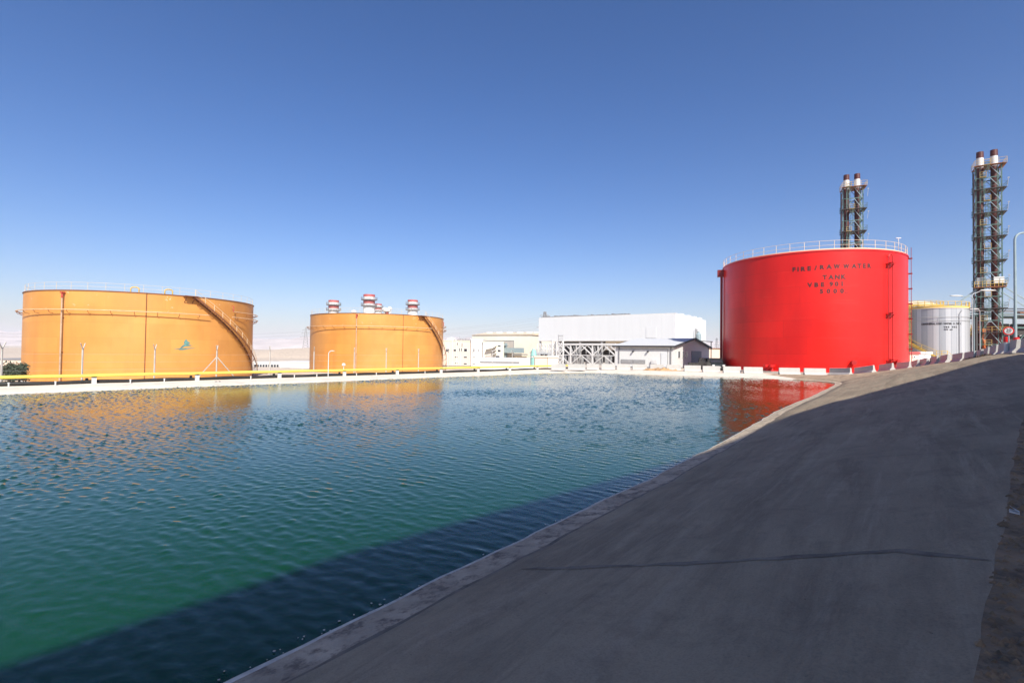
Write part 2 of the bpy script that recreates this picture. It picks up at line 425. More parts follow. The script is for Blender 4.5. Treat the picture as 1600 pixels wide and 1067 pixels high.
def ground_mat():
    m = bpy.data.materials.new('desert_ground'); m.use_nodes = True
    n = m.node_tree.nodes; l = m.node_tree.links; b = n['Principled BSDF']
    b.inputs['Roughness'].default_value = .95
    tc = n.new('ShaderNodeTexCoord')
    mp = n.new('ShaderNodeMapping'); mp.inputs['Scale'].default_value = (.35,1,1); l.new(tc.outputs['Object'], mp.inputs[0])
    def noise(scale, vec, detail=6):
        q = n.new('ShaderNodeTexNoise'); q.inputs['Scale'].default_value = scale; q.inputs['Detail'].default_value = detail; l.new(vec, q.inputs['Vector']); return q.outputs['Fac']
    def cr(v, a, bb):
        q = n.new('ShaderNodeMapRange'); q.inputs['From Min'].default_value = a; q.inputs['From Max'].default_value = bb; l.new(v, q.inputs['Value']); return q.outputs[0]
    def mix(f, a, bb):
        q = n.new('ShaderNodeMix'); q.data_type = 'RGBA'; l.new(f, q.inputs['Factor'])
        if isinstance(a, tuple): q.inputs['A'].default_value = (*a,1)
        else: l.new(a, q.inputs['A'])
        q.inputs['B'].default_value = (*bb,1); return q.outputs['Result']
    c = mix(cr(noise(.004, mp.outputs[0]), .4,.6), (.58,.48,.37), (.50,.41,.31))
    c = mix(cr(noise(.0022, mp.outputs[0], 5), .52,.6), c, (.27,.28,.19))
    c = mix(cr(noise(.6, tc.outputs['Object']), .5,.75), c, (.33,.27,.2))
    l.new(c, b.inputs['Base Color'])
    return m
M['ground'] = ground_mat()
M['hill'] = mat('far_hill_rock', (.46,.40,.36), .95, var=.25, scale=.002)

def water_mat():
    m = bpy.data.materials.new('pond_water'); m.use_nodes = True
    n = m.node_tree.nodes; l = m.node_tree.links; b = n['Principled BSDF']
    b.inputs['Base Color'].default_value = (.008,.075,.045,1)
    b.inputs['Roughness'].default_value = .04
    b.inputs['IOR'].default_value = 1.333
    tc = n.new('ShaderNodeTexCoord')
    mp0 = n.new('ShaderNodeMapping'); mp0.inputs['Rotation'].default_value = (0,0,R_(40)); l.new(tc.outputs['Object'], mp0.inputs[0])
    mp = n.new('ShaderNodeMapping'); mp.inputs['Scale'].default_value = (.45,1,1); l.new(mp0.outputs[0], mp.inputs[0])
    q = n.new('ShaderNodeTexNoise'); q.inputs['Scale'].default_value = 7; q.inputs['Detail'].default_value = 4; q.inputs['Roughness'].default_value = .55; l.new(mp.outputs[0], q.inputs['Vector'])
    bp = n.new('ShaderNodeBump'); bp.inputs['Strength'].default_value = .35; bp.inputs['Distance'].default_value = .02
    l.new(q.outputs['Fac'], bp.inputs['Height']); l.new(bp.outputs[0], b.inputs['Normal'])
    q2 = n.new('ShaderNodeTexNoise'); q2.inputs['Scale'].default_value = .12; q2.inputs['Detail'].default_value = 3; l.new(tc.outputs['Object'], q2.inputs['Vector'])
    mx = n.new('ShaderNodeMix'); mx.data_type = 'RGBA'; mx.inputs['A'].default_value = (.002,.030,.008,1); mx.inputs['B'].default_value = (.004,.052,.011,1); l.new(q2.outputs['Fac'], mx.inputs['Factor'])
    l.new(mx.outputs['Result'], b.inputs['Base Color'])
    return m
M['water'] = water_mat()

# ------------------------------------------------------------------ pond outline, banks and ground
WZ = -2.55
# barrier ends seen along the far bank and up the ramp: (photo x, depth, foot height)
RAMP = [(1296,57.6,-2.2),(1330,54.8,-2.1),(1366,53.5,-1.72),(1395,53.5,-1.47),(1422,54.5,-1.31),(1435.5,54.0,-1.07),(1449.5,52.5,-.88),(1465.5,50.5,-.66),
        (1483,48.0,-.5),(1506,44.5,-.35),(1525,41.4,-.23),(1536,39.2,-.11),(1547,36.9,.0),(1559.5,34.4,.12),(1574,31.7,.23),(1592,29.0,.31),(1622,26.2,.33)]
def rx(px): return ray(px, 555)[0]
ramp_pts = [Vector((rx(p)*d, d, z)) for p, d, z in RAMP]
# paired points: waterline W (x, y), crest C (x, y, z)
def off(p, q, dist):                     # step from p toward q
    d = Vector((q[0]-p[0], q[1]-p[1])).normalized(); return (p[0]+d.x*dist, p[1]+d.y*dist)
pairs = [((-13,-9.8),(-10.5,-11.8,-1.7)), ((-7,-2.3),(-4.5,-4.3,-1.6)), ((-2.1,3.84),(.0,.25,-1.58)), ((-.35,6.08),(2.2,2.4,-1.52)),
         ((2.3,9.45),(5.6,5.6,-1.3)), ((6.1,14.4),(9.3,9.1,-1.05)), ((12,22.6),(16.6,15.4,-.62)), ((18,30.2),(22.7,20.5,-.2))]
cw = [(22,35.4),(24.5,38.7),(26.2,40.9),(27.4,42.5),(28.2,43.6),(28.9,44.6),(29.4,45.4),(29.8,46.1),(30.1,46.8),(30.3,47.5),(30.4,48.2),(30.4,48.9),(30.2,49.8),(29.9,50.8),(29.3,52.0),(28.5,53.4),(27.3,55.0)]
cent = (0,28)
for wpt, rp in zip(cw, ramp_pts[::-1]):
    c2 = off((rp.x, rp.y), wpt, .75)
    pairs.append((wpt, (c2[0], c2[1], rp.z-.02)))
pairs += [((24.5,57.9),(25.4,59.9,-2.22)), ((19,60.8),(20.2,63.6,-2.22)), ((13.2,63.4),(14.2,67.2,-2.24)), ((8.5,63.8),(8.3,67.6,-2.26)), ((5,62.2),(3.2,65.4,-2.28)),
          ((-.2,56),(-2.5,58,-2.33)), ((-7,48.2),(-9.3,50.2,-2.33)), ((-15.2,38.7),(-17.5,40.7,-2.33)), ((-26.4,25.8),(-28.7,27.8,-2.33)), ((-36,14.7),(-38.3,16.7,-2.33)), ((-30,4),(-31.5,1,-2.1))]
def densify(seq, n=6):
    out = []
    N = len(seq)
    for i in range(N):
        p0, p1, p2, p3 = seq[i-1], seq[i], seq[(i+1) % N], seq[(i+2) % N]
        L = np.linalg.norm(np.array(p2[:2])-np.array(p1[:2]))
        out.append((p1, p2, L))
    return out
Wc, Cc = [], []
N = len(pairs)
for i in range(N):
    w1, c1 = pairs[i]; w2, c2 = pairs[(i+1) % N]
    L = max(math.dist(w1, w2), math.dist(c1[:2], c2[:2])); k = max(1, int(L/(.3 if i < 6 else 1.0)))
    for j in range(k):
        t = j/k
        Wc.append((w1[0]+(w2[0]-w1[0])*t, w1[1]+(w2[1]-w1[1])*t)); Cc.append(tuple(c1[a]+(c2[a]-c1[a])*t for a in range(3)))
def smooth_loop(P, it):
    P = np.array(P)
    for _ in range(it): P = .25*np.roll(P,1,0) + .5*P + .25*np.roll(P,-1,0)
    return P
Wa = smooth_loop(Wc, 4); Ca = smooth_loop(Cc, 4)
rng = np.random.default_rng(5)
NP_ = len(Wa)
near = (Ca[:,1] < 18) & (Ca[:,0] > -12)
cj = smooth_loop(rng.normal(0, .022, (NP_, 2)), 1)*near[:,None]; Ca[:,:2] += cj
# slightly wandering waterline edge
jit = smooth_loop(rng.normal(0, .03, (NP_, 2)), 1)
Wa = Wa + jit
def loft(rings, mi_by_band, name, mats, kind='structure', uvs=None):
    m = MB(); n = len(rings[0])
    vs = [tuple(p) for r in rings for p in r]
    o = 0
    fs = []; ms = []
    for b in range(len(rings)-1):
        for i in range(n):
            j = (i+1) % n
            fs.append((b*n+i, b*n+j, (b+1)*n+j, (b+1)*n+i)); ms.append(mi_by_band[b])
    m.v = vs; m.f = fs; m.m = ms; m.sm = [True]*len(fs)
    return tag(m.build(name, mats), None, None, kind=kind)
def lerp(a, b, t): return a + (b-a)*t
W3 = np.c_[Wa, np.full(NP_, WZ)]
# toe strip, damp joint and slope
dvec = Ca[:, :2]-Wa; dl = np.linalg.norm(dvec, axis=1, keepdims=True); dn = dvec/dl
def ring_at(dist=None, t=None):
    tt = (np.minimum(dist/dl[:,0], 1) if dist is not None else np.full(NP_, t))
    toe = np.minimum(.50/dl[:,0], .45)
    z = np.where(tt < toe, WZ + .05 + (tt/toe)*.12, WZ+.17 + (Ca[:,2]-WZ-.17)*((tt-toe)/(1-toe)))
    return np.c_[Wa + dvec*tt[:,None], z]
under = np.c_[Wa - dn*1.2, np.full(NP_, WZ-.5)]
r0 = ring_at(t=0.0); r0b = np.c_[Wa - dn*.02, np.full(NP_, WZ-.06)]
toe_t = np.minimum(.50/dl[:,0], .45)
def ring_tt(tt):
    z = np.where(tt <= toe_t, WZ + .03 + (tt/toe_t)*.10, WZ+.13 + (Ca[:,2]-WZ-.13)*((tt-toe_t)/(1-toe_t)))
    return np.c_[Wa + dvec*tt[:,None], z]
wig = smooth_loop(rng.normal(0,.02,(NP_,1)), 2)[:,0]
jw = .03/dl[:,0]; jw = jw*(.5+smooth_loop(rng.uniform(0,1.6,(NP_,1)),1)[:,0])
sc0 = ring_tt((.02+.05*smooth_loop(rng.uniform(0,1,(NP_,1)),1)[:,0]**2)/dl[:,0]); sc0[:,2] += .012
ra = ring_tt(toe_t*.5); rb = ring_tt(toe_t); rj = ring_tt(toe_t + jw); rj[:,2] -= .015
slopes = [ring_tt(lerp(toe_t+jw*1.6, 1, k/14)) for k in range(15)]
for k in range(1,14): slopes[k][:,2] += smooth_loop(rng.normal(0,.05,(NP_,1)), 6)[:,0]
rings = [under, r0b, r0, sc0, ra, rb, rj] + slopes
bank = loft(rings, [0,0,3,1,1,2] + [0]*15, 'concrete_bank', [M['concrete'], M['toe'], M['crack'], M['scum'], M['palebank']])
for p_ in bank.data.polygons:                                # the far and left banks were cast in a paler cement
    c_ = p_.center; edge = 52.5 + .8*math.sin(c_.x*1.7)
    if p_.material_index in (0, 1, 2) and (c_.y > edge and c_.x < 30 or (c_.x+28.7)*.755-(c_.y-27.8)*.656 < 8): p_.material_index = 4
# ground: from the crest outward to the horizon
def sstep(a, b, x):
    t = np.clip((x-a)/(b-a), 0, 1); return t*t*(3-2*t)
def level(x, y):
    # tank farm on the left lies lower than the plant on the right; the plain drops slowly and rolls far out
    s = (x + 28.7)*.755 - (y - 27.8)*.656            # distance right of the pipe line
    side = sstep(-6, 8, s)
    z = -5.4 + (5.4-2.25)*side
    far = sstep(120, 500, np.hypot(x, y))
    return z*(1-far) + (-9.0)*far
rings = [Ca.copy()]
Cn = np.array([0, 28.0])
base = Ca[:, :2]; bz = Ca[:, 2]
od = base - Wa; od /= np.linalg.norm(od, axis=1, keepdims=True)
radial = base - Cn; rr_ = np.linalg.norm(radial, axis=1, keepdims=True); rd = radial/rr_
for k, dist in enumerate([.9, 2.2, 4.5, 8, 13, 20, 32, 50, 80, 130, 210, 340, 560, 900, 1500, 2600, 4500, 8000, 14000]):
    p = base + rd*dist
    lv = level(p[:,0], p[:,1])
    t = sstep(2.0, 12.0, np.full(NP_, dist))
    # on the ramp side the road stays high for longer
    z = bz*(1-t) + lv*t
    if dist > 300:
        z = z + 6*np.sin(p[:,0]*.003+1)*np.cos(p[:,1]*.0021)*min(1, dist/1500)
    if dist < 10: z = z + rng.normal(0, .02, NP_)
    rings.append(np.c_[p, z])
rings[0][:,2] -= .0
rings[1][:,2] = bz - .03
ground = loft(rings, [1]+[1]+[0]*17, 'ground', [M['ground'], M['soil']])
for p_ in ground.data.polygons:
    if p_.material_index == 1:
        c_ = p_.center
        if c_.y > 17 or c_.x < -12: p_.material_index = 0

def ground_z(x, y):
    p = np.array([x, y]); d = p - Cn
    a = math.atan2(d[1], d[0]); aa = np.arctan2(radial[:,1], radial[:,0])
    i = int(np.argmin(np.abs(np.angle(np.exp(1j*(aa-a))))))
    dist = np.linalg.norm(d) - rr_[i,0]
    t = float(sstep(2.0, 12.0, np.array(dist)))
    return float(bz[i]*(1-t) + level(np.array(x), np.array(y))*t)

# ------------------------------------------------------------------ water: rippled sheet
def water():
    lx0, lx1, ly0, ly1 = -42, 34, -14, 66
    # ripple field from many directional wavelets, tiled by FFT
    T = 32.0; n = 1024
    kx = np.fft.fftfreq(n, T/n)*2*PI; KX, KY = np.meshgrid(kx, kx, indexing='ij')
    K = np.hypot(KX, KY) + 1e-9
    th = np.arctan2(KX, KY)                      # azimuth from +Y
    d0 = R_(41)
    dirw = np.cos(np.angle(np.exp(1j*(th-d0))))
    dirw = np.where(dirw > 0, dirw, 0)**12 + .02
    lam = 2*PI/K
    spec = np.exp(-(np.log(lam/.27)/.36)**2)*dirw*1.6 + .045*np.exp(-(np.log(lam/1.0)/.45)**2)*dirw + .3*np.exp(-(np.log(lam/.18)/.3)**2)*(dirw+.06)
    r = np.random.default_rng(3)
    ph = r.normal(size=(n,n)) + 1j*r.normal(size=(n,n))
    H = np.fft.ifft2(ph*np.sqrt(spec)/K**.1).real
    H = H/H.std()
    # gentle patches of calmer water
    sp2 = np.exp(-(K*2.2)**2/2); A = np.fft.ifft2((r.normal(size=(n,n))+1j*r.normal(size=(n,n)))*sp2).real; A = A/A.std()
    H = H*(1+.38*A)
    # sharpen crests a little
    H = H + .2*(H*H-1)
    # grid in view-friendly spacing
    ys = [ly0]
    while ys[-1] < ly1:
        y = ys[-1]; ys.append(y + (1.0 if y < -3 else .045 + .0010*max(0,y-3)))
    xs = np.arange(lx0, lx1, .055)
    ys = np.array(ys)
    # inside test keeps only cells near the pond outline
    X, Y = np.meshgrid(xs, ys, indexing='ij')
    poly = Wa - dn*(-.35)
    inside = np.zeros(X.shape, bool)
    j = NP_-1
    for i in range(NP_):
        xi, yi = poly[i]; xj, yj = poly[j]
        cond = ((yi > Y) != (yj > Y)) & (X < (xj-xi)*(Y-yi)/((yj-yi)+1e-12)+xi)
        inside ^= cond; j = i
    def samp(F_, X, Y):
        gx = (X/T*n) % n; gy = (Y/T*n) % n
        i0 = gx.astype(int) % n; j0 = gy.astype(int) % n; fx = gx-np.floor(gx); fy = gy-np.floor(gy); i1 = (i0+1) % n; j1 = (j0+1) % n
        return F_[i0,j0]*(1-fx)*(1-fy)+F_[i1,j0]*fx*(1-fy)+F_[i0,j1]*(1-fx)*fy+F_[i1,j1]*fx*fy
    Z = WZ + .0041*samp(H, X, Y)
    # water quiets next to the camera-side bank
    keep = inside & ~((X < -30) | (Y < -3))
    idx = -np.ones(X.shape, int)
    cell = keep[:-1,:-1] & keep[1:,:-1] & keep[:-1,1:] & keep[1:,1:]
    used = np.zeros(X.shape, bool)
    used[:-1,:-1] |= cell; used[1:,:-1] |= cell; used[:-1,1:] |= cell; used[1:,1:] |= cell
    idx[used] = np.arange(used.sum())
    V = np.c_[X[used], Y[used], Z[used]].astype(np.float32)
    a, b, c, d = idx[:-1,:-1][cell], idx[1:,:-1][cell], idx[1:,1:][cell], idx[:-1,1:][cell]
    Q = np.c_[a,b,c,d].astype(np.int32)
    # flat remainder of the pond outside the rippled part (behind the camera, far left)
    me = bpy.data.meshes.new('pond_water')
    nv, nf = len(V), len(Q)
    fan = np.c_[Wa + dn*.1, np.full(NP_, WZ-.035)]
    ex = np.r_[fan, [[0, 28, WZ-.035]]].astype(np.float32)
    T3 = np.array([(nv+i, nv+(i+1) % NP_, nv+NP_) for i in range(NP_)], np.int32)
    me.vertices.add(nv+len(ex)); me.vertices.foreach_set('co', np.r_[V.ravel(), ex.ravel()])
    me.loops.add(nf*4+NP_*3); me.loops.foreach_set('vertex_index', np.r_[Q.ravel(), T3.ravel()])
    me.polygons.add(nf+NP_); me.polygons.foreach_set('loop_start', np.r_[np.arange(nf)*4, nf*4+np.arange(NP_)*3].astype(np.int32))
    me.polygons.foreach_set('loop_total', np.r_[np.full(nf, 4), np.full(NP_, 3)].astype(np.int32))
    me.update(calc_edges=True); me.validate()
    me.polygons.foreach_set('use_smooth', [True]*(nf+NP_))
    me.materials.append(M['water'])
    o = bpy.data.objects.new('pond_water', me); COL.objects.link(o)
    o['kind'] = 'structure'
    print('water verts', nv)
water()

# ------------------------------------------------------------------ air
def haze():
    m = bpy.data.materials.new('thin_desert_haze'); m.use_nodes = True
    n = m.node_tree.nodes; l = m.node_tree.links
    n.remove(n['Principled BSDF'])
    v = n.new('ShaderNodeVolumePrincipled'); v.inputs['Color'].default_value = (.93,.94,1,1); v.inputs['Density'].default_value = HAZE_D; v.inputs['Anisotropy'].default_value = 0
    l.new(v.outputs[0], n['Material Output'].inputs['Volume'])
    b = MB().box((0, 4000, 145), (26000, 26000, 390))
    tag(b.build('haze', m), None, None, kind='stuff')
HAZE_D = 7e-5

# ------------------------------------------------------------------ tanks
M['darkred3'] = mat('deep_red_fitting', (.38,.012,.01), .4)
M['darkred2'] = mat('faded_red_fitting', (.38,.05,.03), .6, var=.2)
def rail_ring(mb_post, mb_rail, r, z, h, n, rr=.03, a0=0, a1=2*PI, mid=True, hb=0):
    full = abs(a1-a0-2*PI) < 1e-6
    N = 96
    for f in ([.5, 1.0] if mid else [1.0]):
        pts = [(r*math.cos(a0+(a1-a0)*k/N), r*math.sin(a0+(a1-a0)*k/N), z+h*f) for k in range(N if full else N+1)]
        mb_rail.tube(pts, rr, 5, closed=full)
    for k in range(n):
        a = a0+(a1-a0)*k/n
        x, y = r*math.cos(a), r*math.sin(a)
        mb_post.bar((x,y,z), (x,y,z+h), rr*2)
def text_on_cyl(root, name, lines, r, m, bold=.034):
    """lines: (string, angle of the line centre, z of its centre, letter height, advance per letter)"""
    mb = MB()
    for s, ac, zc, hh, adv in lines:
        n = len(s)
        for i, ch in enumerate(s):
            if ch == ' ': continue
            cu = bpy.data.curves.new('glyph', 'FONT'); cu.body = ch; cu.size = hh*1.42; cu.align_x = 'CENTER'; cu.offset = bold*hh*2.2
            cu.resolution_u = 3
            ob = bpy.data.objects.new('glyph', cu); COL.objects.link(ob)
            dg = bpy.context.evaluated_depsgraph_get(); me = bpy.data.meshes.new_from_object(ob.evaluated_get(dg))
            xo = (i-(n-1)/2)*adv
            vs = []
            for v in me.vertices:
                a = ac + (xo+v.co.x*(.78 if ch == 'W' else 1.0))/r
                vs.append((r*math.cos(a), r*math.sin(a), zc - hh/2 + v.co.y))
            mb.add(vs, [tuple(p.vertices) for p in me.polygons])
            bpy.data.objects.remove(ob); bpy.data.curves.remove(cu); bpy.data.meshes.remove(me)
    return part(mb, name, m, root)

def spiral_stair(root, r, a_top, z_top, a_bot, z_bot, width, mats, rail_h=1.0, step=.26, brackets=True, rail_mat=None, in_gap=.12):
    treads, string, rail = MB(), MB(), MB(); br = string
    n = max(6, int((z_top-z_bot)/step))
    inner, outer, tops, mids = [], [], [], []
    for k in range(n+1):
        t = k/n; a = a_top+(a_bot-a_top)*t; z = z_top+(z_bot-z_top)*t
        c, s_ = math.cos(a), math.sin(a)
        rc = r+in_gap+width/2
        treads.box((rc*c, rc*s_, z), (width, .26, .04), a)
        inner.append((  (r+in_gap)*c, (r+in_gap)*s_, z-.08)); outer.append(((r+in_gap+width)*c, (r+in_gap+width)*s_, z-.08))
        tops.append(((r+in_gap+width)*c, (r+in_gap+width)*s_, z+rail_h)); mids.append(((r+in_gap+width)*c, (r+in_gap+width)*s_, z+rail_h*.5))
        if k % 4 == 0: rail.bar(outer[-1], tops[-1], .05)
        if k % 5 == 2 and brackets:
            q = [((r)*c, r*s_, z-.75), ((r+in_gap+width*.6)*c, (r+in_gap+width*.6)*s_, z-.7), ((r+in_gap+width)*c, (r+in_gap+width)*s_, z-.15)]
            br.tube(q, .05, 6)
    for i in range(n):
        string.bar(inner[i], inner[i+1], .06, .26); string.bar(outer[i], outer[i+1], .06, .26)
    rail.tube(tops, .03, 5); rail.tube(mids, .022, 5)
    string.add(treads.v, treads.f)
    part(string, 'stair_flight', mats, root)
    part(rail, 'stair_handrail', rail_mat or mats, root)

def orange_tank(cx, cy, label, zb, ztop, pipes, thin, a_top, a_bot, gap, emblem=None, ring_z=None, ring2=None, vents=()):
    R = 16.0; H = ztop-zb
    t = thing('storage_tank', label, 'storage tank', (cx, cy, zb), group='orange storage tanks')
    part(MB().lathe((0,0,0), [(R,0),(R,H)], 160), 'shell', M['orange'], t)
    part(MB().lathe((0,0,0), [(R+.12,0),(R+.12,.12),(R,.12)], 120), 'base_ring', M['white'], t)
    part(MB().lathe((0,0,0), [(R+.1,H-.02),(R+.1,H+.09),(R-.2,H+.1),(0,H+1.1)], 160), 'roof', M['rust'], t)
    rl = MB(); rail_ring(rl, rl, R-.15, H+.1, 1.1, 44, .015)
    part(rl, 'top_railing', M['palerail'], t)
    # water cooling ring on brackets
    rz = ring_z; g0, g1 = gap
    pts = []
    a = g1; 
    N = 150; span = (g0 - g1) % (2*PI)
    for k in range(N+1):
        aa = g1 + span*k/N
        pts.append(((R+.75)*math.cos(aa), (R+.75)*math.sin(aa), rz))
    b = MB().tube(pts, .075, 6)
    for k in range(36):
        aa = g1 + span*(k+.5)/36; c, s_ = math.cos(aa), math.sin(aa)
        b.tube([(R*c, R*s_, rz-.5), ((R+.5)*c, (R+.5)*s_, rz-.42), ((R+.75)*c, (R+.75)*s_, rz-.02)], .035, 5, mi=1)
    part(b, 'cooling_ring', [M['ringpipe'], M['rust']], t)
    if ring2:
        a0, a1, z2 = ring2
        pts = [((R+.7)*math.cos(a0+(a1-a0)*k/40), (R+.7)*math.sin(a0+(a1-a0)*k/40), z2) for k in range(41)]
        b = MB().tube(pts, .07, 6)
        for k in range(5):
            aa = a0+(a1-a0)*(k+.3)/5; c, s_ = math.cos(aa), math.sin(aa)
            b.tube([(R*c, R*s_, z2-.45), ((R+.7)*c, (R+.7)*s_, z2-.02)], .035, 5, mi=1)
        part(b, 'cooling_ring', [M['ringpipe'], M['rust']], t)
        aa = a0; c, s_ = math.cos(a0), math.sin(a0)
        part(MB().tube([((R+.3)*c,(R+.3)*s_,H-.9),((R+.7)*c,(R+.7)*s_,H-.9),((R+.7)*c,(R+.7)*s_,z2)], .07, 6), 'foam_inlet', M['darkred2'], t)
    for aa in pipes:
        c, s_ = math.cos(aa), math.sin(aa)
        v = part(MB().tube([((R+.4)*c,(R+.4)*s_,0),((R+.4)*c,(R+.4)*s_,H-1.1)], .1, 8), 'riser_pipe', M['riser'], t)
        part(MB().tube([((R+.4)*c,(R+.4)*s_,H-1.1),((R+.4)*c,(R+.4)*s_,H-.55),((R-.02)*c,(R-.02)*s_,H-.35)], .13, 8).box(((R+.35)*c,(R+.35)*s_,H-.35),(.5,.35,.2),aa), 'foam_chamber', M['darkred2'], v)
        for z in (H*.35, H*.72): part(MB().tube([(R*c,R*s_,z-.2),((R+.45)*c,(R+.45)*s_,z-.15),((R+.4)*c,(R+.4)*s_,z+.15)], .06, 5), 'pipe_clamp', M['rust'], v)
    for aa in thin:
        c, s_ = math.cos(aa), math.sin(aa)
        part(MB().tube([((R+.12)*c,(R+.12)*s_,.2),((R+.12)*c,(R+.12)*s_,H+.1)], .045, 6), 'earthing_pipe', M['rust'], t)
    for aa in vents:
        c, s_ = math.cos(aa), math.sin(aa); r = R-1.2
        tx, ty = -s_, c
        pts = [(r*c+tx*.5*math.cos(u), r*s_+ty*.5*math.cos(u), H+.15+.55+.25*math.sin(u)) for u in np.linspace(0, PI, 9)]
        pts = [(pts[0][0], pts[0][1], H+.1)] + pts + [(pts[-1][0], pts[-1][1], H+.1)]
        part(MB().tube(pts, .09, 6), 'roof_vent', M['yellowrail'], t)
    spiral_stair(t, R, a_top, H, a_bot, .3, .8, M['rust'], rail_mat=M['palerail'])
    # landing at the head of the stair
    c, s_ = math.cos(a_top), math.sin(a_top)
    aa2 = a_top - .03
    lb = MB().box(((R+.55)*math.cos(aa2), (R+.55)*math.sin(aa2), H), (1.1, 1.8, .08), aa2)
    for dz in (-.5,):
        lb.tube([(R*c, R*s_, H-1.0), ((R+1)*c, (R+1)*s_, H-.1)], .06, 5)
        lb.tube([(R*math.cos(aa2-.04), R*math.sin(aa2-.04), H-1.0), ((R+1)*math.cos(aa2-.04), (R+1)*math.sin(aa2-.04), H-.1)], .06, 5)
    part(lb, 'stair_landing', M['rust'], t)
    return t

def ang(px, cx, cy, r, py=500): return phi_at(px, py, cx, cy, r)[0]
c1 = (-63.42, 87.45); ZB = -5.4
A = lambda px: ang(px, *c1, 16.0)
t1 = orange_tank(*c1, 'weathered orange storage tank with flaking paint and a teal emblem, at the far left', ZB, 7.93,
    [A(100)], [A(228)], A(300), A(395.2)+.1, (A(322), A(357)), ring_z=5.15-ZB, ring2=(A(359), A(395.8)+.45, 6.1-ZB), vents=(A(207), A(265)))

# faded teal emblem painted on the first tank
em = MB()
def dab(x0, x1, y0, y1, th, bow=0.0, n=10):
    top, bot = [], []
    for k in range(n+1):
        t = k/n; px = x0+(x1-x0)*t; py = y0+(y1-y0)*t - bow*math.sin(PI*t)
        a, z = phi_at(px, py, *c1, 16.0); ww = th*(.15+math.sin(PI*min(1, t*1.05))**.7)/2
        r = 16.025
        top.append((r*math.cos(a), r*math.sin(a), z-ZB+ww)); bot.append((r*math.cos(a), r*math.sin(a), z-ZB-ww))
    em.add(top+bot, [(k, k+1, n+1+k+1, n+1+k) for k in range(n)])
dab(281, 296, 544.5, 539, .35, 2.2); dab(283.5, 300, 541.5, 540, .22, 1.0); dab(287, 293, 536, 532.5, .5, .8); dab(288, 297, 538, 536, .4, 1.2)
dab(272, 305, 545, 543.5, .14, -.4); dab(279, 292, 546.4, 545.5, .14, 0)
part(em, 'painted_emblem', M['tealdark'], t1)

c2 = (-33.42, 125.25)
A = lambda px: ang(px, *c2, 16.0)
t2 = orange_tank(*c2, 'more distant orange storage tank with three banded exhaust stacks rising behind it', ZB, 7.93,
    [A(558.2)], [A(630)], A(660), A(691)+.35, (A(671), A(684)), ring_z=5.15-ZB, ring2=(A(689), A(692)+.5, 6.0-ZB))

